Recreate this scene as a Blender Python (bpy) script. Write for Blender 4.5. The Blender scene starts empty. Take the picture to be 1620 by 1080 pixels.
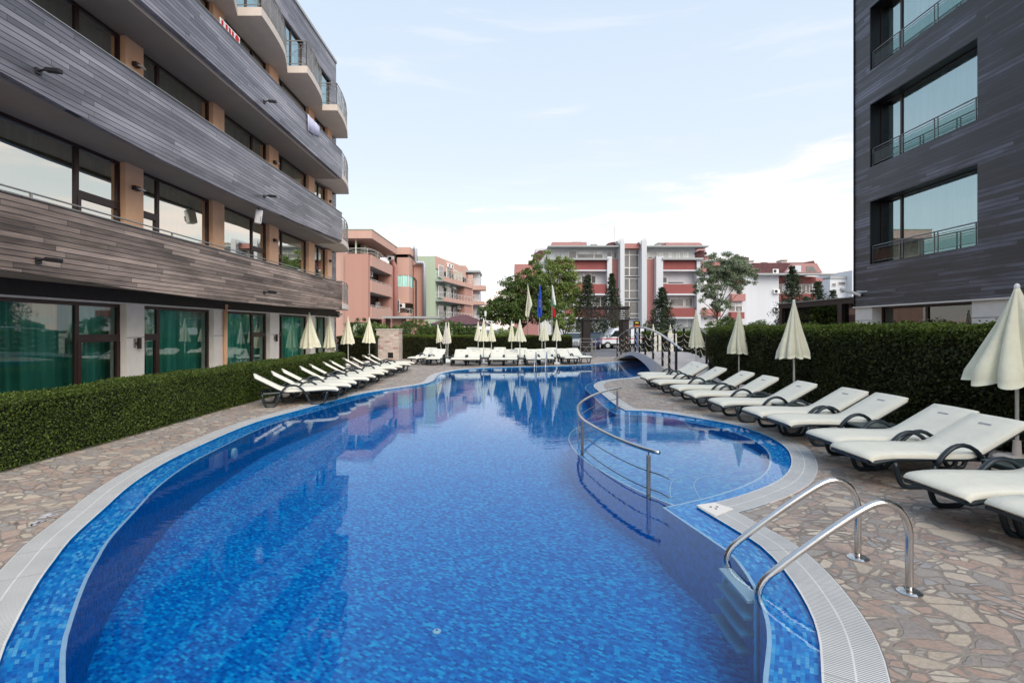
import bpy, bmesh, math, random
import numpy as np
from mathutils import Vector, Matrix
from mathutils.geometry import tessellate_polygon
from math import sin, cos, pi, radians
sc = bpy.context.scene
COL = sc.collection
random.seed(7); RNG = np.random.default_rng(7)

# ------------------------------------------------------------------ camera, sky, sun, exposure
F = 800.0      # focal length in photo pixels (photo is 1620 wide)
H = 1.75       # camera height
HY = 520.0     # horizon row
cam_d = bpy.data.cameras.new('camera'); cam = bpy.data.objects.new('camera', cam_d); COL.objects.link(cam)
cam.location = (0, 0, H); cam.rotation_euler = (radians(90), 0, 0)
cam_d.sensor_width = 36; cam_d.lens = 36 * F / 1620; cam_d.shift_y = -20 / 1620
cam_d.clip_start = 0.05; cam_d.clip_end = 3000
sc.camera = cam
SUN_EL, SUN_AZ = radians(42), radians(150)     # azimuth clockwise from +Y
world = bpy.data.worlds.new('World'); sc.world = world; world.use_nodes = True
sd = bpy.data.lights.new('sun', 'SUN'); sun = bpy.data.objects.new('sun', sd); COL.objects.link(sun)
sd.energy = 2.3; sd.angle = radians(55); sd.color = (1.0, 0.91, 0.80)
dv = Vector((sin(SUN_AZ) * cos(SUN_EL), cos(SUN_AZ) * cos(SUN_EL), sin(SUN_EL)))
sun.rotation_euler = dv.to_track_quat('Z', 'Y').to_euler()
sc.view_settings.view_transform = 'Standard'; sc.view_settings.look = 'None'
sc.view_settings.gamma = 1; sc.view_settings.exposure = 0.72

class NT:
    """tiny node-tree helper"""
    def __init__(s, tree):
        s.t = tree; s.n = tree.nodes; s.l = tree.links
    def new(s, typ, **kw):
        n = s.n.new(typ)
        for k, v in kw.items():
            if k.startswith('i_'): s.set(n.inputs[k[2:].replace('_', ' ')], v)
            elif k == 'ins':
                for i, vv in v.items(): s.set(n.inputs[i], vv)
            else: setattr(n, k, v)
        return n
    def set(s, inp, v):
        if isinstance(v, bpy.types.NodeSocket): s.l.new(v, inp)
        else: inp.default_value = v
    def m(s, op, a, b=0.0, c=0.0, clamp=False):
        n = s.new('ShaderNodeMath', operation=op, use_clamp=clamp); s.set(n.inputs[0], a); s.set(n.inputs[1], b); s.set(n.inputs[2], c); return n.outputs[0]
    def vm(s, op, a, b=(0, 0, 0)):
        n = s.new('ShaderNodeVectorMath', operation=op); s.set(n.inputs[0], a); s.set(n.inputs[1], b); return n.outputs[0]
    def mix(s, f, a, b, mode='MIX'):
        n = s.new('ShaderNodeMix', data_type='RGBA', blend_type=mode); s.set(n.inputs[0], f); s.set(n.inputs[6], a); s.set(n.inputs[7], b); return n.outputs[2]
    def ramp(s, f, stops, interp='LINEAR'):
        n = s.new('ShaderNodeValToRGB'); cr = n.color_ramp; cr.interpolation = interp
        while len(cr.elements) > 1: cr.elements.remove(cr.elements[-1])
        cr.elements[0].position, cr.elements[0].color = stops[0][0], c4(stops[0][1])
        for p, c in stops[1:]:
            e = cr.elements.new(p); e.color = c4(c)
        s.set(n.inputs[0], f); return n.outputs[0]
    def noise(s, v, scale=5, detail=3, rough=.55, dist=0, dim='3D'):
        n = s.new('ShaderNodeTexNoise', noise_dimensions=dim); 
        if v is not None: s.set(n.inputs['Vector'], v)
        n.inputs['Scale'].default_value = scale; n.inputs['Detail'].default_value = detail; n.inputs['Roughness'].default_value = rough; n.inputs['Distortion'].default_value = dist
        return n.outputs[0]
    def maprange(s, v, a, b, c=0., d=1., smooth=False):
        n = s.new('ShaderNodeMapRange'); n.interpolation_type = 'SMOOTHSTEP' if smooth else 'LINEAR'
        for i, x in enumerate((v, a, b, c, d)): s.set(n.inputs[i], x)
        return n.outputs[0]
    def sep(s, v):
        n = s.new('ShaderNodeSeparateXYZ'); s.set(n.inputs[0], v); return n.outputs
    def comb(s, x, y, z):
        n = s.new('ShaderNodeCombineXYZ'); s.set(n.inputs[0], x); s.set(n.inputs[1], y); s.set(n.inputs[2], z); return n.outputs[0]
    def bump(s, h, strength=.3, dist=.01):
        n = s.new('ShaderNodeBump'); n.inputs['Strength'].default_value = strength; n.inputs['Distance'].default_value = dist; s.set(n.inputs['Height'], h); return n.outputs[0]
def c4(c): return (c[0], c[1], c[2], 1.0) if len(c) == 3 else tuple(c)

# sky: Nishita daylight with a pale veil and a low bank of bright cloud towards the horizon
w = NT(world.node_tree); w.n.clear()
sky = w.new('ShaderNodeTexSky', sky_type='NISHITA'); sky.sun_disc = False; sky.sun_elevation = SUN_EL; sky.sun_rotation = SUN_AZ
sky.air_density = 1.0; sky.dust_density = 1.2; sky.ozone_density = 1.0
tc = w.new('ShaderNodeTexCoord'); d = w.vm('NORMALIZE', tc.outputs['Generated']); dx, dy, dz = w.sep(d)
az = w.m('ARCTAN2', dx, dy)
el = w.m('ARCSINE', dz)
cv = w.comb(w.m('MULTIPLY', az, 1.6), w.m('MULTIPLY', el, 7.5), 0.0)
n1 = w.noise(cv, 2.2, 7, .58, .35)
n2 = w.noise(w.comb(w.m('MULTIPLY', az, 0.9), w.m('MULTIPLY', el, 5.0), 3.1), 1.3, 2, .5)
# cloud top rises towards the right of the view
top = w.m('ADD', w.maprange(az, -0.5, 0.9, .125, .34), w.m('MULTIPLY', w.m('SUBTRACT', n1, .5), .42))
cl = w.maprange(w.m('SUBTRACT', top, el), -.035, .060, 0, 1, True)
thin = w.maprange(w.noise(w.comb(w.m('MULTIPLY', az, 1.2), w.m('MULTIPLY', el, 9.), 7.), 2.0, 5, .6, .3), .5, .8, 0, .35, True)
holes = w.maprange(w.noise(w.comb(w.m('MULTIPLY', az, 2.0), w.m('MULTIPLY', el, 14.), 1.7), 1.8, 4, .55, .2), .38, .58, .12, 1., True)
cl = w.m('MULTIPLY', cl, holes)
base = w.ramp(w.maprange(el, 0., 1.3), [(0., (1.15, 1.08, 1.02)), (.07, (1.02, 1.03, 1.03)), (.15, (.83, .90, .955)), (.24, (.72, .81, .91)), (.40, (.645, .755, .885)), (.7, (.50, .66, .88)), (1., (.45, .62, .86))])
cloudc = w.ramp(w.maprange(el, 0., .4), [(0., (1.42, 1.08, .95)), (.35, (1.20, 1.03, .955)), (1., (1.06, 1.0, .98))])
colr = w.mix(w.m('MAXIMUM', cl, thin), base, cloudc)
bg1 = w.new('ShaderNodeBackground', ins={0: sky.outputs[0], 1: .10})
bg2 = w.new('ShaderNodeBackground', ins={0: colr, 1: .735})
ms = w.new('ShaderNodeMixShader', ins={0: .86, 1: bg1.outputs[0], 2: bg2.outputs[0]})
wo = w.new('ShaderNodeOutputWorld'); w.l.new(ms.outputs[0], wo.inputs[0])

# ------------------------------------------------------------------ coordinates from the photograph (measured positions)
def GX(px, py, z=0.):
    Y = (H - z) * F / (py - HY); return ((px - 810) * Y / F, Y)
def PX(px, Y): return (px - 810) * Y / F
def PZ(py, Y): return H + (HY - py) * Y / F

# ------------------------------------------------------------------ mesh helpers
class MB:
    def __init__(s): s.v = []; s.f = []; s.uv = None
    def add(s, vs, fs):
        b = len(s.v); s.v += [tuple(p) for p in vs]; s.f += [tuple(i + b for i in f) for f in fs]; return s
    def box(s, x0, x1, y0, y1, z0, z1):
        if x0 > x1: x0, x1 = x1, x0
        if y0 > y1: y0, y1 = y1, y0
        if z0 > z1: z0, z1 = z1, z0
        return s.add([(x0,y0,z0),(x1,y0,z0),(x1,y1,z0),(x0,y1,z0),(x0,y0,z1),(x1,y0,z1),(x1,y1,z1),(x0,y1,z1)],
              [(3,2,1,0),(4,5,6,7),(0,1,5,4),(1,2,6,5),(2,3,7,6),(3,0,4,7)])
    def obox(s, c, sx, sy, sz, rz=0., rx=0., ry=0.):
        m = Matrix.Translation(c) @ Matrix.Rotation(rz, 4, 'Z') @ Matrix.Rotation(ry, 4, 'Y') @ Matrix.Rotation(rx, 4, 'X')
        vs = [m @ Vector((a*sx/2, b*sy/2, e*sz/2)) for a, b, e in ((-1,-1,-1),(1,-1,-1),(1,1,-1),(-1,1,-1),(-1,-1,1),(1,-1,1),(1,1,1),(-1,1,1))]
        return s.add(vs, [(3,2,1,0),(4,5,6,7),(0,1,5,4),(1,2,6,5),(2,3,7,6),(3,0,4,7)])
    def quad(s, a, b, c, d): return s.add([a, b, c, d], [(0,1,2,3)])
    def prism(s, poly, z0, z1):
        n = len(poly); ar = sum(poly[i][0]*poly[(i+1)%n][1]-poly[(i+1)%n][0]*poly[i][1] for i in range(n))
        if ar < 0: poly = poly[::-1]
        vs = [(x, y, z0) for x, y in poly] + [(x, y, z1) for x, y in poly]
        return s.add(vs, [tuple(range(n))[::-1], tuple(range(n, 2*n))] + [(i, (i+1)%n, (i+1)%n+n, i+n) for i in range(n)])
    def extr(s, poly, axis, a0, a1):
        """extrude a 2-D polygon (u,v) along an axis: 'x' -> (y,z) profile, 'y' -> (x,z) profile"""
        n = len(poly)
        g = (lambda p, a: (a, p[0], p[1])) if axis == 'x' else (lambda p, a: (p[0], a, p[1]))
        vs = [g(p, a0) for p in poly] + [g(p, a1) for p in poly]
        return s.add(vs, [tuple(range(n)), tuple(range(n, 2*n))[::-1]] + [(i, i+n, (i+1)%n+n, (i+1)%n) for i in range(n)])
    def tube(s, pts, r, n=8, closed=False, flat=1.0):
        pts = [Vector(p) for p in pts]; m = len(pts); rr = r if hasattr(r, '__len__') else [r]*m
        up = None; rings = []
        for i in range(m):
            a = pts[(i-1) % m] if (i > 0 or closed) else pts[0]; b = pts[(i+1) % m] if (i < m-1 or closed) else pts[-1]
            t = (b - a).normalized()
            if up is None:
                up = Vector((0,0,1)) if abs(t.z) < .9 else Vector((0,1,0))
            sd_ = t.cross(up).normalized(); up = sd_.cross(t).normalized()
            rings.append([pts[i] + sd_*cos(2*pi*k/n)*rr[i]*flat + up*sin(2*pi*k/n)*rr[i] for k in range(n)])
        vs = [p for R in rings for p in R]; fs = []
        for i in range(m if closed else m-1):
            j = (i+1) % m
            for k in range(n): fs.append((i*n+k, i*n+(k+1)%n, j*n+(k+1)%n, j*n+k))
        if not closed: fs += [tuple(range(n))[::-1], tuple((m-1)*n+k for k in range(n))]
        return s.add(vs, fs)
    def lathe(s, prof, c=(0,0,0), n=16):
        vs = [(c[0]+r*cos(2*pi*k/n), c[1]+r*sin(2*pi*k/n), c[2]+z) for r, z in prof for k in range(n)]; m = len(prof)
        fs = [(i*n+k, i*n+(k+1)%n, (i+1)*n+(k+1)%n, (i+1)*n+k) for i in range(m-1) for k in range(n)]
        return s.add(vs, fs + [tuple(range(n))[::-1], tuple((m-1)*n+k for k in range(n))])
    def build(s, name, mat, parent=None, smooth=False, bevel=0., solid=0., auto=None):
        me = bpy.data.meshes.new(name); me.from_pydata(s.v, [], s.f); me.validate(); me.update()
        o = bpy.data.objects.new(name, me); COL.objects.link(o)
        me.materials.append(mat)
        if smooth: me.polygons.foreach_set('use_smooth', [True]*len(me.polygons))
        if s.uv:
            ul = me.uv_layers.new(name='UVMap')
            for li, L in enumerate(me.loops): ul.data[li].uv = s.uv[L.vertex_index]
        if solid:
            md = o.modifiers.new('solid', 'SOLIDIFY'); md.thickness = solid; md.offset = 0
        if bevel:
            md = o.modifiers.new('bevel', 'BEVEL'); md.width = bevel; md.segments = 2; md.limit_method = 'ANGLE'
        if parent is not None: adopt(o, parent)
        return o
def adopt(o, parent):
    o.parent = parent
    if parent.type == 'EMPTY' and parent.get('_w') is not None:
        o.matrix_parent_inverse = Matrix.Translation(Vector(parent['_w'])).inverted()
def tag(o, label, cat, group=None, kind=None):
    if label: o['label'] = label
    if cat: o['category'] = cat
    if group: o['group'] = group
    if kind: o['kind'] = kind
    return o
def thing(name, label, cat, loc=(0,0,0), group=None, rz=0., world=True):
    """Empty at the base of a thing. world=True: its parts are modelled in world coordinates"""
    o = bpy.data.objects.new(name, None); COL.objects.link(o); o.location = loc; o.rotation_euler = (0, 0, rz); o.empty_display_size = .2
    if world: o['_w'] = list(loc)
    return tag(o, label, cat, group)
def struct(o): o['kind'] = 'structure'; return o
def copy_tree(o, parent=None):
    c = o.copy(); COL.objects.link(c)
    if parent is not None: c.parent = parent
    for ch in list(o.children): copy_tree(ch, c)
    return c
def place(proto, first, loc, rz, label, group=None, scale=1.):
    o = proto if first else copy_tree(proto)
    o.location = loc; o.rotation_euler = (0, 0, rz); o.scale = (scale,)*3; o['label'] = label
    if group: o['group'] = group
    return o
def catmull(pts, step=.2, closed=False):
    P = [np.array(p, float) for p in pts]; n = len(P); out = []
    rng = range(n if closed else n-1)
    for i in rng:
        p0 = P[(i-1) % n] if (i > 0 or closed) else 2*P[0]-P[1]; p1 = P[i]; p2 = P[(i+1) % n]
        p3 = P[(i+2) % n] if (i+2 < n or closed) else 2*P[-1]-P[-2]
        L = np.linalg.norm(p2-p1); k = max(2, int(L/step))
        # centripetal
        t0 = 0; t1 = t0+max(1e-6, np.linalg.norm(p1-p0))**.5; t2 = t1+max(1e-6, L)**.5; t3 = t2+max(1e-6, np.linalg.norm(p3-p2))**.5
        for q in range(k):
            t = t1+(t2-t1)*q/k
            A1 = (t1-t)/(t1-t0)*p0+(t-t0)/(t1-t0)*p1; A2 = (t2-t)/(t2-t1)*p1+(t-t1)/(t2-t1)*p2; A3 = (t3-t)/(t3-t2)*p2+(t-t2)/(t3-t2)*p3
            B1 = (t2-t)/(t2-t0)*A1+(t-t0)/(t2-t0)*A2; B2 = (t3-t)/(t3-t1)*A2+(t-t1)/(t3-t1)*A3
            out.append(tuple((t2-t)/(t2-t1)*B1+(t-t1)/(t2-t1)*B2))
    if not closed: out.append(tuple(P[-1]))
    return out

# ------------------------------------------------------------------ materials
def newmat(name):
    m = bpy.data.materials.new(name); m.use_nodes = True; t = NT(m.node_tree); t.n.clear()
    out = t.new('ShaderNodeOutputMaterial'); return m, t, out
def princ(t, out, col, rough=.6, metal=0., spec=.5, normal=None, **kw):
    p = t.new('ShaderNodeBsdfPrincipled'); t.set(p.inputs['Base Color'], c4(col) if isinstance(col, tuple) else col); t.set(p.inputs['Roughness'], rough)
    p.inputs['Metallic'].default_value = metal; p.inputs['Specular IOR Level'].default_value = spec
    if normal is not None: t.set(p.inputs['Normal'], normal)
    t.l.new(p.outputs[0], out.inputs[0]); return p
def pm(name, col, rough=.6, metal=0., var=.12, scale=3., bump=0., bscale=60., spec=.4, streak=False):
    m, t, out = newmat(name); tc = t.new('ShaderNodeTexCoord').outputs['Object']
    v = t.vm('MULTIPLY', tc, (1, 1, .06)) if streak else tc
    n = t.noise(v, scale, 4, .6)
    lo = tuple(c*(1-var) for c in col); hi = tuple(min(1, c*(1+var)) for c in col)
    c = t.mix(t.maprange(n, .3, .7), c4(lo), c4(hi))
    nrm = t.bump(t.noise(tc, bscale, 2), bump, .005) if bump else None
    princ(t, out, c, rough, metal, spec, nrm); return m
def leafmat(name, dark, mid, light, rough=.6, trans=.25, tip=None):
    m, t, out = newmat(name); tc = t.new('ShaderNodeTexCoord').outputs['Object']
    g = t.new('ShaderNodeNewGeometry').outputs['Random Per Island']
    n = t.noise(tc, 1.3, 2)
    f = t.m('ADD', t.m('MULTIPLY', g, .6), t.m('MULTIPLY', n, .55), clamp=True)
    c = t.ramp(f, [(.15, dark), (.55, mid), (.95, light)])
    if tip:  # blends to a lighter colour towards the top
        z = t.sep(tc)[2]; c = t.mix(t.maprange(t.m('ADD', z, t.m('MULTIPLY', t.m('SUBTRACT', n, .5), .3)), tip[0], tip[1], 0, .8), c, c4(tip[2]))
    p = t.new('ShaderNodeBsdfPrincipled'); t.set(p.inputs['Base Color'], c); p.inputs['Roughness'].default_value = rough; p.inputs['Specular IOR Level'].default_value = .25
    tr = t.new('ShaderNodeBsdfTranslucent'); t.set(tr.inputs[0], c)
    mx = t.new('ShaderNodeMixShader', ins={0: trans, 1: p.outputs[0], 2: tr.outputs[0]}); t.l.new(mx.outputs[0], out.inputs[0]); return m
def woodmat(name, pitch, cols, gap=(.012,.011,.012), rough=.55, length=2.4, hor='y', spec=.4, gapw=.07):
    """horizontal weathered cladding boards"""
    m, t, out = newmat(name); tc = t.new('ShaderNodeTexCoord').outputs['Object']; x, y, z = t.sep(tc); u = y if hor == 'y' else x
    row = t.m('FLOOR', t.m('DIVIDE', z, pitch)); fr = t.m('FRACT', t.m('DIVIDE', z, pitch))
    wn = t.new('ShaderNodeTexWhiteNoise', noise_dimensions='1D'); t.set(wn.inputs['W'], row)
    uu = t.m('DIVIDE', t.m('ADD', u, t.m('MULTIPLY', wn.outputs[0], 9.)), length); cell = t.m('FLOOR', uu); fu = t.m('FRACT', uu)
    wn2 = t.new('ShaderNodeTexWhiteNoise', noise_dimensions='3D'); t.set(wn2.inputs['Vector'], t.comb(row, cell, 0.))
    gr = t.noise(t.comb(t.m('MULTIPLY', u, .9), t.m('MULTIPLY', z, 28.), wn2.outputs[0]), 2.5, 5, .65, .4)
    big = t.noise(t.comb(t.m('MULTIPLY', u, .35), t.m('MULTIPLY', z, 1.2), 4.), 1.4, 3, .6)
    f = t.m('ADD', t.m('ADD', t.m('MULTIPLY', wn2.outputs[0], .36), t.m('MULTIPLY', gr, .62)), t.m('MULTIPLY', t.m('SUBTRACT', big, .5), .85), clamp=True)
    c = t.ramp(f, [(.22, cols[0]), (.5, cols[1]), (.80, cols[2])])
    # knots and stains
    vo = t.new('ShaderNodeTexVoronoi', feature='F1'); t.set(vo.inputs['Vector'], t.comb(t.m('MULTIPLY', u, 1.0), t.m('MULTIPLY', z, 1.6), 0.)); vo.inputs['Scale'].default_value = 2.3
    kn = t.maprange(vo.outputs['Distance'], .025, .075, .85, 0.)
    c = t.mix(kn, c, c4(tuple(k*.35 for k in cols[0])))
    edge = t.m('MAXIMUM', t.m('LESS_THAN', fr, gapw), t.m('LESS_THAN', fu, .0035))
    c = t.mix(edge, c, c4(gap))
    h = t.m('SUBTRACT', t.m('MULTIPLY', gr, .25), edge)
    princ(t, out, c, rough, 0, spec, t.bump(h, .5, .006)); return m
def glassmat(name, tint, refl, rough=.008, wob=.0, ior=1.5, gcol=(.93, .97, .96)):
    m, t, out = newmat(name)
    fr = t.new('ShaderNodeFresnel'); fr.inputs[0].default_value = ior
    tc = t.new('ShaderNodeTexCoord').outputs['Object']
    gl = t.new('ShaderNodeBsdfGlossy'); gl.inputs[0].default_value = c4(gcol); gl.inputs['Roughness'].default_value = rough
    if wob:
        b = t.bump(t.noise(tc, 1.1, 1), wob, .02); t.set(gl.inputs['Normal'], b)
    tr = t.new('ShaderNodeBsdfTransparent'); tr.inputs[0].default_value = c4(tint)
    f = t.m('ADD', fr.outputs[0], refl, clamp=True)
    mx = t.new('ShaderNodeMixShader', ins={0: f, 1: tr.outputs[0], 2: gl.outputs[0]}); t.l.new(mx.outputs[0], out.inputs[0]); return m
def mosaic(name, uv=False, tile=.026, cols=None, grout=(.16,.30,.45), gw=.09, rough=.25, rot=0.):
    m, t, out = newmat(name); tcn = t.new('ShaderNodeTexCoord')
    v = tcn.outputs['UV'] if uv else tcn.outputs['Object']
    if rot:
        vr = t.new('ShaderNodeVectorRotate'); t.set(vr.inputs[0], v); vr.inputs['Angle'].default_value = rot; v = vr.outputs[0]
    x, y, z = t.sep(v)
    if uv: ux, uy = t.m('DIVIDE', x, tile), t.m('DIVIDE', y, tile)
    else: ux, uy = t.m('DIVIDE', t.m('ADD', x, t.m('MULTIPLY', z, .0)), tile), t.m('DIVIDE', y, tile)
    cx, cy = t.m('FLOOR', ux), t.m('FLOOR', uy)
    # tiles of one tone often sit side by side: two lattices, one two tiles long
    wn = t.new('ShaderNodeTexWhiteNoise', noise_dimensions='3D'); t.set(wn.inputs['Vector'], t.comb(cx, cy, 0.))
    wr = t.new('ShaderNodeTexWhiteNoise', noise_dimensions='1D'); t.set(wr.inputs['W'], cy)
    cx2 = t.m('FLOOR', t.m('ADD', t.m('DIVIDE', ux, 2.0), t.m('MULTIPLY', wr.outputs[0], 5.)))
    wn2 = t.new('ShaderNodeTexWhiteNoise', noise_dimensions='3D'); t.set(wn2.inputs['Vector'], t.comb(cx2, cy, 5.))
    f = t.mix(.5, wn.outputs[0], wn2.outputs[0])
    c = t.ramp(wn2.outputs[0], cols, 'CONSTANT')
    c = t.mix(.22, c, t.ramp(wn.outputs[0], cols, 'CONSTANT'))
    if gw:
        e = t.m('MAXIMUM', t.m('LESS_THAN', t.m('FRACT', ux), gw), t.m('LESS_THAN', t.m('FRACT', uy), gw)); c = t.mix(e, c, c4(grout))
    princ(t, out, c, .5, 0, .0); return m
M = {}
BLU = [(0., (.001,.18,.54)), (.30, (.001,.10,.39)), (.5, (.001,.275,.63)), (.66, (.001,.15,.47)), (.80, (.002,.38,.72)), (.93, (.015,.46,.74))]
BLUL = [(0., (.004,.24,.62)), (.28, (.003,.14,.48)), (.45, (.010,.38,.74)), (.62, (.004,.25,.62)), (.74, (.07,.48,.78)), (.88, (.22,.62,.82))]
M['mosaic_floor'] = mosaic('pool_mosaic', False, .021, BLU, gw=.0, rot=.55)
M['mosaic_wall'] = pm('pool_wall_mosaic', (.001,.235,.48), .5, var=.35, scale=22, spec=0.)
M['mosaic_basin'] = pm('basin_wall_mosaic', (.01,.30,.60), .5, var=.3, scale=22, spec=0.)  # lighter than the pool wall: underwater haze put into the colour
M['step_plate'] = pm('submerged_step_plate', (.03,.24,.42), .5, var=.15, scale=30)  # blue fade of the water put into the lower steps' colour
M['mosaic_ledge'] = mosaic('ledge_mosaic', True, .026, BLUL, grout=(.07,.22,.46), gw=.08)
M['mosaic_kids'] = mosaic('shallow_mosaic', False, .026, [(p, (c[0]*.8, c[1]*.85, min(.62, c[2]*.9))) for p, c in BLUL], gw=.05, grout=(.10,.27,.5), rot=.2)
M['tile_line'] = pm('white_edge_tile', (.62,.68,.74), .35, var=.08, scale=20)
def paving():
    m, t, out = newmat('crazy_paving'); tc = t.new('ShaderNodeTexCoord').outputs['Object']
    wob = t.new('ShaderNodeTexNoise'); t.set(wob.inputs['Vector'], tc); wob.inputs['Scale'].default_value = 1.6; wob.inputs['Detail'].default_value = 0
    v0 = t.vm('ADD', tc, t.vm('MULTIPLY', t.vm('SUBTRACT', wob.outputs['Color'], (.5, .5, .5)), (.35, .35, .0)))
    x, y, z = t.sep(v0)
    def vor(sx, sy, rot, scale):
        r = t.new('ShaderNodeVectorRotate'); t.set(r.inputs[0], t.comb(x, y, 0.)); r.inputs['Angle'].default_value = rot
        v = t.vm('MULTIPLY', r.outputs[0], (sx, sy, 0.)); A = t.new('ShaderNodeTexVoronoi', feature='F1', voronoi_dimensions='2D'); B = t.new('ShaderNodeTexVoronoi', feature='DISTANCE_TO_EDGE', voronoi_dimensions='2D')
        for q in (A, B): t.set(q.inputs['Vector'], v); q.inputs['Scale'].default_value = scale; q.inputs['Randomness'].default_value = 1.
        return A.outputs['Color'], t.m('DIVIDE', B.outputs['Distance'], scale)
    c1, e1 = vor(1., 1.35, .5, 5.8); c2, e2 = vor(1.3, .85, 1.3, 8.2)
    w1 = t.new('ShaderNodeTexWhiteNoise', noise_dimensions='3D'); t.set(w1.inputs['Vector'], c1)
    split = t.m('GREATER_THAN', w1.outputs[0], .38)             # most big slabs are broken along a second set of cracks
    e2s = t.m('ADD', e2, t.m('MULTIPLY', t.m('SUBTRACT', 1., split), 1.))
    e = t.m('MINIMUM', e1, e2s)
    w2 = t.new('ShaderNodeTexWhiteNoise', noise_dimensions='3D'); t.set(w2.inputs['Vector'], t.vm('ADD', t.vm('MULTIPLY', c2, t.comb(split, split, split)), c1))
    st = t.ramp(w2.outputs[0], [(0., (.46,.345,.285)), (.14, (.34,.31,.29)), (.28, (.56,.48,.385)), (.42, (.36,.36,.37)), (.54, (.47,.335,.275)), (.66, (.43,.40,.36)), (.78, (.64,.57,.47)), (.90, (.35,.265,.23))], 'CONSTANT')
    n = t.noise(tc, 7, 6, .7, .6); n2 = t.noise(tc, .55, 4, .6); n3 = t.noise(tc, 38, 4, .65)
    st = t.mix(t.maprange(n, .38, .78, .0, .5), st, (.45,.42,.395,1))
    st = t.mix(1., st, t.ramp(n2, [(.3, (.78,.75,.73)), (.7, (1.08,1.06,1.04))]), 'MULTIPLY')
    st = t.mix(1., st, t.ramp(n3, [(.2, (.70,.70,.70)), (.8, (1.2,1.2,1.2))]), 'MULTIPLY')
    gr = t.ramp(t.noise(tc, 1.5, 5, .7), [(.35, (.18,.15,.13)), (.58, (.31,.27,.235)), (.75, (.10,.078,.065))])
    gr = t.mix(1., gr, t.ramp(n3, [(.2, (.75,.75,.75)), (.8, (1.2,1.2,1.2))]), 'MULTIPLY')
    wdt = t.m('MULTIPLY_ADD', t.m('SUBTRACT', n, .42), .045, .006)
    wdt = t.m('MAXIMUM', wdt, .0025)
    k = t.maprange(t.m('SUBTRACT', e, wdt), -.001, .004, 1., 0.)
    c = t.mix(k, st, gr)
    h = t.m('ADD', t.m('MULTIPLY', t.m('SUBTRACT', 1., k), .8), t.m('ADD', t.m('MULTIPLY', n, .5), t.m('MULTIPLY', n3, .25)))
    h = t.m('ADD', h, t.m('MULTIPLY', w2.outputs[0], .35))
    princ(t, out, c, t.maprange(n, .3, .7, .45, .8), 0, .35, t.bump(h, .6, .010)); return m
M['paving'] = paving()
def grate():
    m, t, out = newmat('overflow_grate'); uv = t.new('ShaderNodeTexCoord').outputs['UV']; u, v, _ = t.sep(uv)
    s_ = t.m('LESS_THAN', t.m('FRACT', t.m('DIVIDE', u, .0165)), .36)
    rib = t.m('LESS_THAN', t.m('ABSOLUTE', t.m('SUBTRACT', v, .15)), .005)
    ed = t.m('MAXIMUM', t.m('LESS_THAN', v, .012), t.m('GREATER_THAN', v, .288))
    keep = t.m('MAXIMUM', rib, ed); s_ = t.m('MULTIPLY', s_, t.m('SUBTRACT', 1., keep))
    mod = t.m('LESS_THAN', t.m('FRACT', t.m('DIVIDE', u, .5)), .006)
    tc = t.new('ShaderNodeTexCoord').outputs['Object']; n = t.noise(tc, 2.2, 4)
    c = t.ramp(n, [(.3, (.60,.60,.59)), (.7, (.74,.735,.72))])
    c = t.mix(s_, c, (.13,.14,.15,1)); c = t.mix(mod, c, (.2,.2,.2,1))
    out_ = t.m('GREATER_THAN', v, .294); c = t.mix(out_, c, (.17,.15,.13,1))
    princ(t, out, c, .45, 0, .4, t.bump(t.m('SUBTRACT', 1., s_), .5, .004)); return m
M['grate'] = grate()
def water():
    m, t, out = newmat('pool_water'); tc = t.new('ShaderNodeTexCoord').outputs['Object']
    y = t.sep(tc)[1]
    n = t.noise(t.vm('MULTIPLY', tc, (.8, 1.4, 1)), 1.1, 3, .5); n2 = t.noise(t.vm('MULTIPLY', tc, (1., 2.2, 1)), 5.5, 2, .5)
    mask = t.maprange(t.noise(tc, .22, 2), .40, .62, .10, 1.)
    h = t.m('ADD', t.m('MULTIPLY', n, .6), t.m('MULTIPLY', t.m('MULTIPLY', n2, .50), mask))
    b = t.bump(h, .14, .02)
    fr = t.new('ShaderNodeFresnel'); fr.inputs[0].default_value = 1.35; t.set(fr.inputs['Normal'], b)
    gl = t.new('ShaderNodeBsdfGlossy'); gl.inputs[0].default_value = (.84, .95, 1, 1); gl.inputs['Roughness'].default_value = .012; t.set(gl.inputs['Normal'], b)
    tr = t.new('ShaderNodeBsdfTransparent'); tr.inputs[0].default_value = (.80, .95, 1.0, 1)
    mx = t.new('ShaderNodeMixShader', ins={0: fr.outputs[0], 1: tr.outputs[0], 2: gl.outputs[0]}); t.l.new(mx.outputs[0], out.inputs[0]); return m
M['water'] = water()
M['wood_l'] = woodmat('weathered_grey_boards', .092, [(.062,.044,.034), (.235,.178,.145), (.50,.385,.32)], rough=.45, spec=.45, gapw=.15)
M['wood_lu'] = woodmat('weathered_grey_boards_sky_tint', .098, [(.076,.074,.092), (.195,.19,.222), (.36,.345,.38)], rough=.38, spec=.65, gapw=.16)  # weathered grey, with blue sky sheen of the upper boards put into the colour
M['wood_r'] = woodmat('dark_stained_boards', .098, [(.003,.004,.008), (.020,.022,.037), (.13,.14,.20)], rough=.40, spec=.6, gap=(.003,.003,.004), gapw=.18)
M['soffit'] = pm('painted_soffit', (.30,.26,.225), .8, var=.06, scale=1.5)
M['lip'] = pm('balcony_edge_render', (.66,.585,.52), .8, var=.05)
M['peach'] = pm('peach_render', (.80,.49,.31), .85, var=.08, scale=1.5, bump=.2)
M['stone_w'] = pm('white_stone_cladding', (.80,.76,.71), .5, var=.05, scale=4)
M['dark_frame'] = pm('dark_brown_frame', (.035,.016,.014), .4, var=.1)
M['black'] = pm('black_metal', (.012,.012,.014), .4, var=.1)
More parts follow.
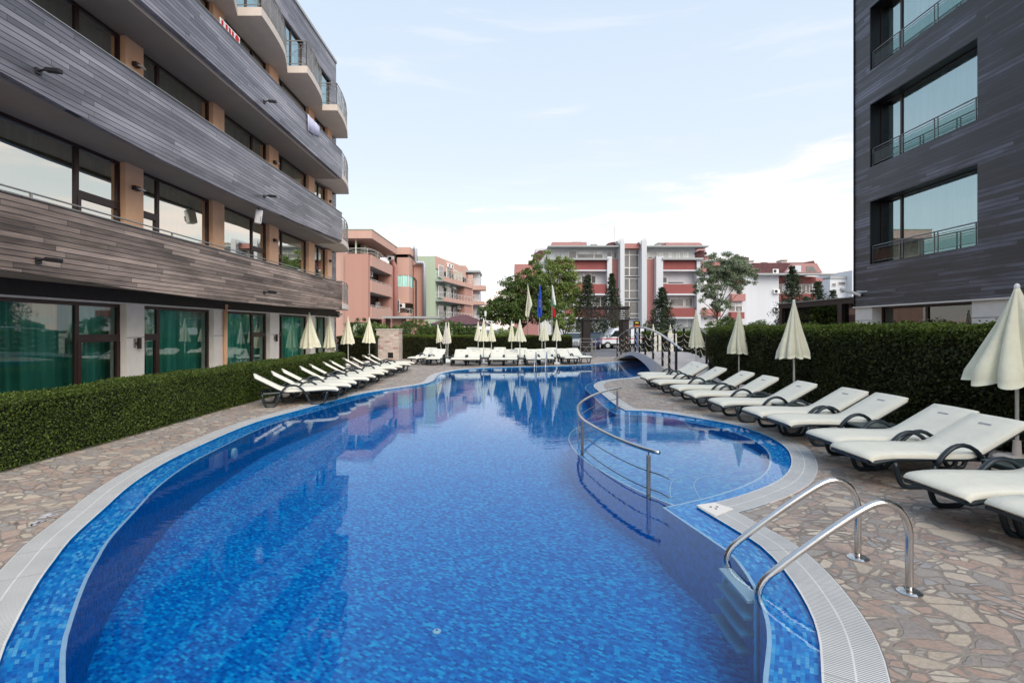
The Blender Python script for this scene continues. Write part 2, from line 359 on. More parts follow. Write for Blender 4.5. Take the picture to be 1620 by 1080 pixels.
M['dark_recess'] = pm('dark_beam_boards', (.022,.016,.014), .6, var=.3, scale=8)
M['interior'] = pm('dark_room_wall', (.10,.095,.085), .9, var=.1)  # dimness of the rooms behind the glass put into this dark colour
M['curtain'] = pm('green_curtain', (.42,.80,.68), .9, var=.35, scale=6, streak=True)  # fold shading put into the colour as vertical streaks
M['curtain_w'] = pm('pale_curtain', (.78,.82,.78), .9, var=.30, scale=4.5, streak=True)  # paler cloth, its fold shade also carried by colour streaks
M['glass_g'] = glassmat('ground_floor_glass', (.52,.88,.78), .08, ior=1.5)
M['glass_u'] = glassmat('upper_floor_glass', (.40,.60,.48), .55, ior=1.6, gcol=(.97,.97,.88))
M['glass_r'] = glassmat('coated_glass', (.78,.93,.90), .38, ior=1.6, gcol=(.70,.89,.92))
M['glass_rg'] = glassmat('restaurant_glass', (.60,.68,.58), .05, ior=1.5)
M['glass_rail'] = glassmat('railing_glass', (.45,.58,.56), .03, ior=1.12)
M['glass_far'] = pm('distant_window_glass', (.16,.16,.16), .08, var=.4, scale=.5, spec=1.)
M['steel'] = pm('brushed_steel', (.60,.58,.56), .22, metal=1., var=.06, scale=9)
M['steel_dk'] = pm('dark_steel', (.20,.205,.21), .35, metal=.8, var=.1)
M['galv'] = pm('galvanised_metal', (.30,.30,.285), .45, metal=.5, var=.1)
M['mesh_screen'] = None
M['lounger_plastic'] = pm('dark_green_plastic', (.012,.022,.030), .38, var=.15, spec=.5)
M['table_plastic'] = pm('dark_green_table_plastic', (.012,.035,.036), .35, var=.15, spec=.5)
def fabric(name, col, var=.06):
    m, t, out = newmat(name); tc = t.new('ShaderNodeTexCoord').outputs['Object']
    n = t.noise(tc, 5, 4, .6); c = t.mix(t.maprange(n, .3, .7), c4(tuple(k*(1-var) for k in col)), c4(tuple(min(1, k*(1+var)) for k in col)))
    p = t.new('ShaderNodeBsdfPrincipled'); t.set(p.inputs['Base Color'], c); p.inputs['Roughness'].default_value = .75; p.inputs['Specular IOR Level'].default_value = .25
    t.set(p.inputs['Normal'], t.bump(t.m('ADD', t.noise(t.vm('MULTIPLY', tc, (1, 1, .5)), 12, 3, .6, .8), t.m('MULTIPLY', t.noise(t.vm('MULTIPLY', tc, (2.2, .8, 1)), 3.2, 4, .55, 1.2), 1.3)), .6, .010))
    tr = t.new('ShaderNodeBsdfTranslucent'); t.set(tr.inputs[0], c)
    mx = t.new('ShaderNodeMixShader', ins={0: .12, 1: p.outputs[0], 2: tr.outputs[0]}); t.l.new(mx.outputs[0], out.inputs[0]); return m
M['cushion'] = fabric('cream_cushion', (.86,.84,.73), .04)
M['canvas'] = fabric('cream_canvas', (.84,.82,.64), .05)
M['canvas_pink'] = fabric('faded_white_canvas', (.70,.66,.60), .05)
M['white_paint'] = pm('white_paint', (.78,.78,.76), .4, var=.04)
M['worn_paint'] = pm('worn_paint', (.50,.50,.53), .7, var=.3, scale=30)
M['grey_print'] = pm('grey_print', (.34,.34,.36), .7, var=.1)
M['leaf_hedge_l'] = leafmat('box_hedge_leaves', (.018,.034,.006), (.060,.098,.015), (.16,.215,.045), .5)
M['leaf_hedge_r'] = leafmat('cypress_hedge_leaves', (.012,.016,.006), (.040,.050,.016), (.090,.112,.032), .6, tip=(1.45, 1.82, (.15,.21,.035)))
M['leaf_hedge_f'] = leafmat('far_hedge_leaves', (.012,.014,.004), (.030,.034,.010), (.055,.068,.016), .6, tip=(1.16, 1.36, (.13,.19,.025)))
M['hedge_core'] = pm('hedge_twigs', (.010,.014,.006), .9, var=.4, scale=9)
M['bark'] = pm('bark', (.09,.07,.05), .9, var=.3, scale=9)
M['ltgrn'] = leafmat('light_green_leaves', (.08,.125,.03), (.19,.26,.07), (.36,.44,.15))
M['dkgrn'] = leafmat('dark_green_leaves', (.022,.050,.012), (.075,.125,.030), (.19,.25,.07))
M['conifer'] = leafmat('conifer_needles', (.014,.028,.014), (.040,.062,.030), (.085,.11,.06))
M['silver'] = leafmat('silver_green_leaves', (.08,.11,.065), (.18,.23,.14), (.36,.42,.28))
M['asphalt'] = pm('asphalt', (.16,.16,.17), .85, var=.12, scale=2, bump=.3)
M['grass'] = pm('rough_grass', (.06,.09,.025), .95, var=.4, scale=1.5)
M['concrete'] = pm('concrete', (.62,.55,.50), .85, var=.06, scale=3, bump=.3)
M['pavement_light'] = pm('pale_pavement', (.56,.49,.45), .85, var=.08, scale=2)
M['coral'] = pm('coral_render', (.46,.255,.205), .9, var=.06, scale=.6, streak=True)
M['coral_lt'] = pm('light_coral_render', (.56,.355,.29), .9, var=.05, scale=.6, streak=True)
M['mint'] = pm('mint_green_render', (.40,.50,.38), .9, var=.07, scale=.5, streak=True)
M['mint_lt'] = pm('pale_green_render', (.56,.64,.46), .9, var=.05, scale=.6)
M['white_wall'] = pm('white_render', (.60,.62,.65), .9, var=.05, scale=.4, streak=True)
M['red_wall'] = pm('brick_red_render', (.29,.09,.085), .9, var=.07, scale=.7)
M['pink_wall'] = pm('dusty_pink_render', (.42,.20,.185), .9, var=.06, scale=.5)
M['roof_red'] = pm('maroon_roof_tiles', (.11,.045,.05), .8, var=.2, scale=2.5, bump=.4, bscale=8)
M['roof_pink'] = pm('faded_pink_roof', (.40,.22,.21), .85, var=.08)
M['grey_trim'] = pm('grey_eaves', (.36,.38,.38), .7, var=.05)
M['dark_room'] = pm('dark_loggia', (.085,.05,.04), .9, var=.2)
M['pipe'] = pm('grey_flue', (.36,.39,.44), .45, metal=.3, var=.06)
M['chain_rope'] = pm('cream_rope', (.62,.52,.36), .8, var=.1)
M['van_white'] = pm('white_van_paint', (.72,.75,.80), .25, var=.03)
M['car_blue'] = pm('dark_blue_car_paint', (.03,.03,.10), .2, var=.05)
M['car_silver'] = pm('silver_car_paint', (.50,.52,.53), .25, var=.03)
M['red_paint'] = pm('red_stripe_paint', (.55,.03,.03), .4, var=.05)
M['blue_paint'] = pm('blue_panel', (.06,.12,.34), .4, var=.1)
M['tyre'] = pm('tyre_rubber', (.015,.015,.015), .8, var=.1)
M['car_glass'] = pm('car_window', (.02,.03,.03), .05, spec=1., var=.1)
M['orange'] = pm('orange_sign', (.70,.13,.03), .5)
M['flag_blue'] = pm('blue_flag_cloth', (.015,.06,.42), .8)
M['flag_white'] = pm('white_flag_cloth', (.75,.75,.74), .8)
M['flag_cream'] = pm('cream_flag_cloth', (.62,.61,.50), .8)
M['flag_green'] = pm('green_flag_cloth', (.015,.26,.12), .8)
M['flag_red'] = pm('red_flag_cloth', (.55,.015,.02), .8)
M['yellow'] = pm('yellow_star', (.8,.6,.02), .6)
M['towel'] = fabric('lilac_towel', (.62,.62,.78))
M['awning'] = fabric('beige_awning', (.62,.56,.46))
M['sky_lens'] = pm('pool_light_lens', (.55,.68,.72), .3)
M['smoked'] = glassmat('smoked_pavilion_glass', (.10,.12,.11), .10)
m_, t_, o_ = newmat('perforated_screen')
_p = t_.new('ShaderNodeBsdfPrincipled'); _p.inputs['Base Color'].default_value = (.22,.20,.175,1); _p.inputs['Roughness'].default_value = .6
_t = t_.new('ShaderNodeBsdfTransparent'); _x = t_.new('ShaderNodeMixShader', ins={0: .62, 1: _t.outputs[0], 2: _p.outputs[0]}); t_.l.new(_x.outputs[0], o_.inputs[0]); M['mesh_screen'] = m_

# ------------------------------------------------------------------ pool outline (measured on the ground plane, water on the right-hand side when walking the list)
def G(*a): return [GX(x, y) for x, y in a]
main_left = G((0,1046),(22,993),(63,918),(87,885),(111,854),(163,806),(207,767),(259,733),(318,704),(404,668),(475,648),(538,631),(577,622),(617,615.5),(655,610),(676,606),(686,601.5),(689,597),(695,592.5),(706,589),(724,585.6),(760,582.6),(802,581),(865,579.6),(907,578.2),(940,576.2),(970,573.6)) + [(6.0,26.95),(8.0,27.3),(10.0,27.0),(11.6,25.4),(11.4,22.6),(9.6,21.0),(7.6,20.9),(6.2,20.7)] + G((999,597),(970,599.5),(949,603.2),(940.5,607.5),(940,612.5),(949,620),(967,635),(980,644),(990,649))
kids = G((990,649),(1030,650.5),(1067,655),(1105,661.5),(1155,670.5),(1192,681),(1225,695),(1245,710),(1252,727),(1249,742),(1235,757),(1205,772),(1167,785),(1132,795),(1102.5,801.5))
main_right = G((1102.5,801.5),(1170,842),(1203,863),(1240,901),(1266.7,940),(1286.7,980),(1296.7,1020),(1300,1080)) + [(1.30,2.05),(.95,1.62),(.30,1.36),(-.5,1.28),(-1.2,1.42),(-1.85,1.80)] + G((0,1046))
def dedupe(P, d=.02):
    out = [P[0]]
    for p in P[1:]:
        if math.dist(p, out[-1]) > d: out.append(p)
    return out
S1, S2 = catmull(main_right+main_left[1:], .16), catmull(kids, .16)
# keep corners clean: drop samples right beside them
def trim(S, a, b): return [p for i, p in enumerate(S) if i in (0, len(S)-1) or (math.dist(p, S[0]) > a and math.dist(p, S[-1]) > b)]
S1, S2 = trim(S1, .42, .42), trim(S2, .30, .40)
P = S1[:-1] + S2[:-1]; NK0 = len(S1)-1; NK1 = NK0 + len(S2)-1
P = [tuple(float(c) for c in p) for p in P]
def offset(P, d):
    """miter offset; d>0 = towards the deck (left of travel)"""
    n = len(P); out = []
    for i in range(n):
        a, b, c = (Vector(P[(i-1) % n]), Vector(P[i]), Vector(P[(i+1) % n]))
        t1, t2 = (b-a).normalized(), (c-b).normalized(); n1, n2 = Vector((-t1.y, t1.x)), Vector((-t2.y, t2.x))
        m = (n1+n2).normalized(); k = min(1.6, 1/max(.35, m.dot(n1))); out.append(tuple(b + m*d*k))
    return out
def clean(Q, P, d, passes=3):
    """relax offset points that fold over"""
    n = len(Q); Q = [Vector(q) for q in Q]
    for _ in range(passes*6):
        for i in range(n):
            e = Q[(i+1) % n]-Q[i]; f = Vector(P[(i+1) % n])-Vector(P[i])
            if e.dot(f) <= 1e-4:
                mid = (Q[i]+Q[(i+1) % n])/2; dd = f.normalized()*.004; Q[i] = mid-dd; Q[(i+1) % n] = mid+dd
    return [tuple(q) for q in Q]
OUT = clean(offset(P, .30), P, .3); LEDGE = clean(offset(P, -.235), P, .3); LINE = clean(offset(P, -.26), P, .3)
arc = [0.]
for i in range(len(P)): arc.append(arc[-1] + math.dist(P[i], P[(i+1) % len(P)]))
def ring(A, za, B, zb, va, vb, name, mat, closed=True):
    mb = MB(); n = len(A); mb.uv = []
    for i in range(n+1):
        j = i % n; mb.v += [(A[j][0], A[j][1], za(A[j]) if callable(za) else za), (B[j][0], B[j][1], zb(B[j]) if callable(zb) else zb)]; mb.uv += [(arc[i], va), (arc[i], vb)]
    mb.f = [(2*i, 2*i+1, 2*i+3, 2*i+2) for i in range(n)]
    # make faces point up
    return mb.build(name, mat)
def flat(loops, z, name, mat, zf=None):
    """triangulated sheet with holes"""
    vecs = [[Vector((p[0], p[1], 0)) for p in L] for L in loops]; tr = tessellate_polygon(vecs); vs = [p for L in loops for p in L]
    mb = MB(); mb.v = [(x, y, zf(x, y) if zf else z) for x, y in vs]
    for a, b, c in tr:
        A, B, C = vs[a], vs[b], vs[c]
        cr = (B[0]-A[0])*(C[1]-A[1])-(B[1]-A[1])*(C[0]-A[0]); mb.f.append((a, b, c) if cr > 0 else (a, c, b))
    return mb.build(name, mat)
DECK = [(-9.6,-7),(12.5,-7),(12.5,31.5),(-9.6,31.5)]
struct(flat([DECK, OUT], 0., 'pool_deck', M['paving']))
BIG = [(-400,-200),(400,-200),(400,900),(-400,900)]
struct(flat([BIG, DECK], -.004, 'ground', M['asphalt']))
struct(flat([[(-30,33.8),(4.0,33.8),(4.0,37.0),(-30,37.0)]], .004, 'lawn', M['grass']))
struct(ring(OUT, .004, P, .004, .30, 0., 'pool_coping', M['grate']))
struct(ring(P, .004, P, -.03, 0., .03, 'gutter_lip', M['mosaic_wall']))
struct(ring(P, -.030, LEDGE, -.055, .30, .0, 'pool_ledge', M['mosaic_ledge']))
struct(ring(LEDGE, -.053, LINE, -.053, 0., .03, 'ledge_edge_tiles', M['tile_line']))
def fz(x, y=None):
    yy = x[1] if y is None else y
    return -.72 + .022*min(max(yy-3., 0.), 16.)
struct(ring(LINE, -.053, LINE, lambda p: fz(p), 0., 1., 'pool_wall', M['mosaic_wall']))
struct(flat([LINE], 0, 'pool_floor', M['mosaic_floor'], fz))
WATER_Z = -.010
struct(flat([P], WATER_Z, 'pool_water', M['water']))
# shallow children's basin behind the curved handrail
div_px = [(2.50,10.6),(2.05,10.3),(1.55,9.75),(1.18,9.1),(1.02,8.45),(1.00,7.85),(1.06,7.2),(1.18,6.65),(1.32,6.2),(1.50,5.70),(1.78,5.18),(1.90,4.85)]
DIV = catmull(div_px, .15)
KP = DIV + [LINE[i] for i in range(NK1-1, NK0, -1)]
struct(flat([KP], -.20, 'shallow_basin_floor', M['mosaic_kids']))
def strip(pts, w, z, name, mat):
    mb = MB(); n = len(pts)
    for i in range(n):
        a = Vector(pts[max(0, i-1)]); b = Vector(pts[min(n-1, i+1)]); t = (b-a).normalized(); nn = Vector((-t.y, t.x))*w/2; p = Vector(pts[i])
        mb.v += [(*(p+nn), z), (*(p-nn), z)]
    mb.f = [(2*i, 2*i+1, 2*i+3, 2*i+2) for i in range(n-1)]
    return mb.build(name, mat)
def offs(pts, d):
    out = []; n = len(pts)
    for i in range(n):
        a = Vector(pts[max(0, i-1)]); b = Vector(pts[min(n-1, i+1)]); t = (b-a).normalized(); out.append(tuple(Vector(pts[i])+Vector((-t.y, t.x))*d))
    return out
DI, DO = offs(DIV, .07), offs(DIV, -.07)
mb = MB()
for L in (DI, DO):
    for i in range(len(L)-1):
        a, b = L[i], L[i+1]; mb.quad((a[0],a[1],-.075), (b[0],b[1],-.075), (b[0],b[1],-.7), (a[0],a[1],-.7))
struct(mb.build('basin_wall', M['mosaic_basin']))
struct(strip(DIV, .14, -.076, 'basin_rim', M['mosaic_kids'])); struct(strip(DO, .022, -.072, 'basin_edge_tiles', M['tile_line'])); struct(strip(DI, .012, -.072, 'basin_inner_edge_tiles', M['mosaic_basin']))
for q in ([(1063,794),(1060,772),(1067,758),(1094,750),(1130,748)], [(1107,788),(1098,765),(1108,755),(1135,751)]):
    struct(strip(catmull([GX(x, y, -.19) for x, y in q], .06), .010, -.192, 'basin_step_edge', M['sky_lens']))
# corner slab of the coping with its skimmer lid
c0 = Vector(P[0]); t = thing('skimmer_lid', 'square white skimmer lid let into the coping corner of the shallow basin', 'lid', (c0.x+.12, c0.y+.02, 0))
a, b, c, d_ = [Vector(GX(*q)) for q in ((1101.7,800),(1130,796),(1160,806),(1131,817))]
mb = MB(); mb.add([(*a,.012),(*b,.012),(*c,.012),(*d_,.012),(*a,.0),(*b,.0),(*c,.0),(*d_,.0)], [(3,2,1,0),(0,1,5,4),(1,2,6,5),(2,3,7,6),(3,0,4,7)]); mb.build('lid_plate', M['stone_w'], t)
ctr = (a+b+c+d_)/4
for k, (ox, oy) in enumerate(((-.03,.02),(.035,.025),(.0,-.03))): MB().lathe([(.012,.0),(.012,.003),(.0,.003)], (ctr.x+ox, ctr.y+oy, .012), 10).build('screw', M['black'], t)
# worn painted depth mark on the paving
t = thing('depth_marking', 'worn white painted depth mark on the paving beside the left coping', 'marking', (*GX(62,822),0))
mb = MB()
for (x0, y0, x1, y1, wd) in ((46,834,52,829,.018),(51,832,62,823.5,.05),(55,829,74,823,.022),(59,826,76,822.5,.02),(66,820,80,812,.06),(74,818,92,813.5,.03),(86,810,94,807.5,.018),(96,807.6,103,806.0,.024)):
    p, q = Vector(GX(x0,y0)), Vector(GX(x1,y1)); nn = (q-p).normalized(); nn = Vector((-nn.y, nn.x))*wd/2
    mb.quad((*(p+nn),.0045),(*(q+nn),.0045),(*(q-nn),.0045),(*(p-nn),.0045))
mb.build('paint_stroke', M['worn_paint'], t)
# underwater lamps / outlets
x, y = GX(691, 992, -.66); t = thing('floor_inlet', 'pale round water inlet on the pool floor near the camera', 'inlet', (x, y, fz(0, y)))
MB().lathe([(.034,0),(.034,.008),(.026,.014),(0,.014)], (x, y, fz(0, y)+.001), 18).build('cover_plate', M['sky_lens'], t); MB().lathe([(.010,0),(.010,.004),(0,.004)], (x, y, fz(0,y)+.0155), 10).build('nozzle', M['blue_paint'], t)
t = thing('pool_lamp', 'round white lamp set in the left pool wall under water', 'lamp', (-3.66, 5.63, -.25))
mb = MB(); mb.lathe([(.09,0),(.09,.03),(.06,.045),(0,.045)], (0,0,0), 18); o = mb.build('lamp_lens', M['sky_lens'], t); 
bi = min(range(len(LINE)), key=lambda i: math.dist(LINE[i], GX(345, 719, -.25))); q = Vector(LINE[bi]); nn = (Vector(LINE[bi])-Vector(P[bi])).normalized()
o.matrix_parent_inverse = Matrix(); t.location = (q.x+nn.x*.003, q.y+nn.y*.003, -.25); t.rotation_euler = Vector((nn.x, nn.y, 0)).to_track_quat('Z', 'Y').to_euler()

# ------------------------------------------------------------------ pool ladders and handrail
def ladder(label, loc, rz, lo=-.62):
    t = thing('pool_ladder', label, 'ladder', loc, 'pool ladders', rz, world=False)
    for sy in (-.25, .25):
        path = [(1.0,sy,.01),(1.0,sy,.36)] + [(1.0-.16*(1-cos(a)), sy, .36+.235*sin(a)) for a in (pi/10*k for k in range(1, 7))] + [(.72,sy,.585),(.64,sy,.545)]
        path = [(1.0,sy,.01),(1.0,sy,.30),(1.0,sy,.39),(.975,sy,.49),(.93,sy,.555),(.86,sy,.592),(.78,sy,.590),(.70,sy,.555),(.50,sy,.43),(.30,sy,.29),(.12,sy,.155),(.03,sy,.075),(.0,sy,.01),(-.01,sy,-.08),(-.01,sy,lo)]
        MB().tube(catmull(path, .04), .0235, 12).build('rail', M['steel'], t, smooth=True)
        MB().lathe([(.075,0),(.075,.008),(.06,.018),(.03,.022),(.0,.022)], (1.0,sy,.0), 20).build('base_flange', M['steel'], t, smooth=False)
    for k, z in enumerate((-.075, -.19, -.305, -.42)):
        s_ = MB().box(-.07-.022*k,.03-.022*k,-.23,.23,z-.012,z+.012).build('step', M['step_plate'] if k else M['car_silver'], t, bevel=.004)
    return t
ladder('near steel ladder with curved rails on the right edge of the pool', (1.64, 3.61, 0), 0)
ladder('distant white ladder on the far edge of the pool before the row of loungers', (*GX(854,581.5),0), radians(82)).scale = (1,1,1.12)
t = thing('curved_handrail', 'curved steel handrail standing in the water round the shallow basin', 'handrail', (1.1, 8, 0))
top = [GX(x, y, .455) for x, y in ((982,613),(955,619),(930,629),(916,640),(914.5,648),(921,662),(942,676),(967,689),(992,700),(1020,710),(1043,716))]
TP = catmull(top, .1); MB().tube([(x, y, .455) for x, y in TP], .021, 12).build('top_rail', M['steel'], t, smooth=True)
for hz in (.23, .045):
    ext = [(x, y) for x, y in TP] + [(TP[-1][0]+.05, TP[-1][1]-.16)]
    MB().tube([(x, y, hz) for x, y in ext], .0065, 8).build('guide_rod', M['steel_dk'], t, smooth=True)
for (pxl, pyl) in ((976.5,614), (921,661.5), (1026,711.5)):
    x, y = GX(pxl, pyl, .455); p = MB().box(x-.019,x+.019,y-.019,y+.019,-.08,.40).tube([(x,y,.39),(x,y,.45)], .008, 8).build('post', M['steel_dk'], t, bevel=.003)

# ------------------------------------------------------------------ hedges
def leaves(pts, nrm, size, rnd=.6, aspect=.6):
    """one small bent leaf (two triangles) per point"""
    n = len(pts); a = RNG.normal(size=(n, 3)); nn = nrm*(1-rnd) + RNG.normal(size=(n, 3))*rnd; nn /= np.linalg.norm(nn, axis=1)[:, None]+1e-9
    u = np.cross(nn, a); u /= np.linalg.norm(u, axis=1)[:, None]+1e-9; v = np.cross(nn, u); s = (size*(.6+.8*RNG.random(n)))[:, None]
    A = pts-u*s*.5; B = pts+v*s*.5*aspect+nn*s*.08; C = pts+u*s*.5; D = pts-v*s*.5*aspect+nn*s*.08
    return np.stack([A, B, C, D], 1).reshape(-1, 3)
def leafmesh(name, V, mat, parent=None):
    me = bpy.data.meshes.new(name); n = len(V)//4; me.vertices.add(4*n); me.vertices.foreach_set('co', V.astype(np.float32).ravel())
    me.loops.add(4*n); me.loops.foreach_set('vertex_index', np.arange(4*n, dtype=np.int32)); me.polygons.add(n)
    me.polygons.foreach_set('loop_start', np.arange(0, 4*n, 4, dtype=np.int32)); me.polygons.foreach_set('loop_total', np.full(n, 4, dtype=np.int32))
    me.update(); me.validate(); me.materials.append(mat); o = bpy.data.objects.new(name, me); COL.objects.link(o)
    if parent is not None: adopt(o, parent)
    return o
def lumps(x, y, z, k=1.):
    return (np.sin(x*2.1*k+y*1.7*k)+np.sin(y*3.3*k+z*4.1*k+1.3)+np.sin(x*5.2*k-z*3.7*k+.7)*.6+np.sin(y*7.9*k+x*6.1*k)*.4)/3.
def hedge(label, x0, x1, y0, y1, z1, mat, n, size, amp, faces='all', tuft=.0, rr=.07, name='hedge', round_end=False):
    t = thing(name, label, 'hedge', ((x0+x1)/2, (y0+y1)/2, 0))
    e = amp+.05
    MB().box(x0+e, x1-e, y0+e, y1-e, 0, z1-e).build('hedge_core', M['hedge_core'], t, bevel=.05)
    areas = {'x0': (y1-y0)*z1, 'x1': (y1-y0)*z1, 'y0': (x1-x0)*z1, 'y1': (x1-x0)*z1, 'top': (x1-x0)*(y1-y0)*1.2}
    if faces != 'all': areas = {k: v for k, v in areas.items() if k in faces}
    tot = sum(areas.values()); V = []
    for k, ar in areas.items():
        m = int(n*ar/tot); u, v = RNG.random(m), RNG.random(m)
        if k == 'top': x, y, z = x0+u*(x1-x0), y0+v*(y1-y0), np.full(m, z1); N = (0, 0, 1)
        elif k[0] == 'x': x, y, z = np.full(m, x0 if k == 'x0' else x1), y0+u*(y1-y0), v*z1; N = (-1 if k == 'x0' else 1, 0, 0)
        else: x, y, z = x0+u*(x1-x0), np.full(m, y0 if k == 'y0' else y1), v*z1; N = (0, -1 if k == 'y0' else 1, 0)
        N = np.array(N, float); d = lumps(x, y, z)*amp - RNG.random(m)**2*amp*2.2 + RNG.normal(size=m)*.012
        Pp = np.stack([x, y, z], 1) + N*d[:, None] + (RNG.random((m, 1)) < .06)*N*RNG.random((m, 1))*tuft
        # round the arrises
        for ax, lo, hi in ((0, x0, x1), (1, y0, y1)):
            over = np.clip(Pp[:, 2]-(z1-rr), 0, rr)/rr; c_ = (lo+hi)/2
            edge = np.clip(np.abs(Pp[:, ax]-c_)-((hi-lo)/2-rr), 0, rr)/rr
            Pp[:, 2] -= rr*.55*over*edge; Pp[:, ax] -= np.sign(Pp[:, ax]-c_)*rr*.5*over*edge
        Pp[:, 2] = np.maximum(Pp[:, 2], .02)
        V.append(leaves(Pp, np.tile(N, (m, 1)), size))
    leafmesh('foliage', np.concatenate(V), mat, t); return t
hedge('low clipped box hedge with small leaves between the left hotel glass and the paving', -6.95, -6.2, 2.0, 18.9, .88, M['leaf_hedge_l'], 150000, .029, .035, faces=('x1','top','y0','y1'))
hedge('tall dark clipped cypress hedge behind the right row of loungers', 7.0, 8.1, 2.0, 18.0, 1.80, M['leaf_hedge_r'], 110000, .060, .07, faces=('x0','top','y1'), tuft=.08, rr=.08)
hedge('far clipped brown-green hedge with a lighter top behind the far loungers', PX(634,29.5), PX(905,29.5), 29.5, 30.5, 1.36, M['leaf_hedge_f'], 42000, .06, .04, faces=('y0','top','x1'))
hedge('short clipped hedge between the left hotel corner and the stone block', PX(530,27.5), PX(594,27.5), 27.6, 28.5, 1.34, M['leaf_hedge_f'], 12000, .06, .04, faces=('y0','top'))
hedge('clipped hedge beyond the footbridge with a bright top', PX(1020,33), 18., 33., 34., 1.58, M['leaf_hedge_f'], 22000, .07, .05, faces=('y0','top','x0'))

# ------------------------------------------------------------------ windows and railings shared by the buildings
def window(parent, x, s, y0, y1, z0, z1, mull=(), door=None, fr=.07, glass='glass_g', curtain=None, cx=.22, dep=.06, transom=None, sub='pane'):
    """window in a plane X=x facing s (+1/-1). mull: list of y of mullions, door=(ya,yb,ztransom)"""
    f = MB(); a, b = x-dep/2, x+dep/2
    f.box(a, b, y0, y1, z0, z0+fr).box(a, b, y0, y1, z1-fr, z1).box(a, b, y0, y0+fr, z0+fr, z1-fr).box(a, b, y1-fr, y1, z0+fr, z1-fr)
    for m in mull: f.box(a, b, m-fr*.6, m+fr*.6, z0+fr, z1-fr)
    if door:
        ya, yb, zt = door; f.box(a-.004, b+.004, ya, yb, zt-.08, zt+.08); f.box(a-.01, b+.01, ya, ya+.09, z0+fr, zt-.08).box(a-.01, b+.01, yb-.09, yb, z0+fr, zt-.08).box(a-.01, b+.01, ya+.09, yb-.09, z0+fr, z0+fr+.12)
    w_ = f.build('window', M['dark_frame'], parent)
    g = MB(); xg = x-s*.005; ya_, yb_ = (y0+fr*.5, y1-fr*.5)[::s]; g.quad((xg, ya_, z0+fr*.5), (xg, yb_, z0+fr*.5), (xg, yb_, z1-fr*.5), (xg, ya_, z1-fr*.5)); g.build('pane', M[glass], w_)
    if curtain:
        c = MB(); n = int((y1-y0)/.035); xc = x-s*cx; ph = y0*7; kf = .62 if curtain == 'curtain_w' else 1.
        for i in range(n+1):
            yy = y0+(y1-y0)*i/n; dx_ = .062*sin(i*1.05*kf+ph+1.6*sin(i*.13))*(.6+.4*sin(i*.21+ph))+.03*sin(i*.31+ph*2); c.v += [(xc+dx_, yy, z0+.02), (xc+dx_*.8, yy, z1-.02)]
        c.f = [(2*i, 2*i+2, 2*i+3, 2*i+1) for i in range(n)]; c.build('curtain', M[curtain], w_, smooth=True)
    return w_
def railing(parent, path, z0, h=.95, screen=True, every=.75, mat='galv', name='railing'):
    P2 = catmull(path, .12) if len(path) > 2 else [path[0], path[1]]
    L = [0.]
    for i in range(1, len(P2)): L.append(L[-1]+math.dist(P2[i], P2[i-1]))
    def at(s_):
        for i in range(1, len(P2)):
            if L[i] >= s_-1e-6:
                k = (s_-L[i-1])/max(1e-6, L[i]-L[i-1]); return (P2[i-1][0]+(P2[i][0]-P2[i-1][0])*k, P2[i-1][1]+(P2[i][1]-P2[i-1][1])*k)
        return P2[-1]
    mb = MB(); mb.tube([(*p, z0+h) for p in P2], .022, 8); mb.tube([(*p, z0+h-.12) for p in P2], .011, 6); mb.tube([(*p, z0+.10) for p in P2], .013, 6)
    n = max(1, round(L[-1]/every)); st = [at(L[-1]*i/n) for i in range(n+1)]
    for p in st: mb.tube([(*p, z0-.1), (*p, z0+h)], .016, 6)
    for i in range(n):
        a, b = st[i], st[i+1]; mb.tube([(*a, z0+.10), (*b, z0+h-.12)], .009, 5); mb.tube([(*b, z0+.10), (*a, z0+h-.12)], .009, 5)
    r = mb.build(name, M[mat], parent)
    if screen:
        q = MB()
        for i in range(len(P2)-1):
            a, b = P2[i], P2[i+1]; q.quad((*a, z0+.10), (*b, z0+.10), (*b, z0+h-.12), (*a, z0+h-.12))
        q.build('screen', M['mesh_screen'], r)
    return r

# ------------------------------------------------------------------ left hotel building
YA, YE = 1.3, 25.3; XW, XB = -8.80, -7.60
hl = thing('hotel_building', 'long grey-boarded hotel with stacked balconies and green-curtained glass along the left side', 'building', (-13, 12, 0))
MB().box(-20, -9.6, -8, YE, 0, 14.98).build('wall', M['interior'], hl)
mb = MB(); mb.box(-20, XW, YE-.25, YE, 0, 15.0); mb.build('gable_wall', M['wood_lu'], hl)
MB().box(-20.1, XW+.04, -8, YE+.03, 15.0, 15.12).build('roof', M['grey_trim'], hl)
PIL = [(1.3,1.85),(4.65,5.2),(8.0,8.55),(11.39,11.94),(14.73,15.3),(18.14,18.85),(21.66,22.3),(23.86,24.44)]
floors = [(0., 2.30), (2.88, 5.50), (5.78, 8.35), (8.75, 11.25)]
bays = [(PIL[i][1], PIL[i+1][0]) for i in range(7)]
nar = {0: ('f', .9), 1: ('n', .8), 2: ('f', 1.12), 3: ('n', .68), 4: ('f', .95), 5: ('n', .55), 6: ('n', .75)}
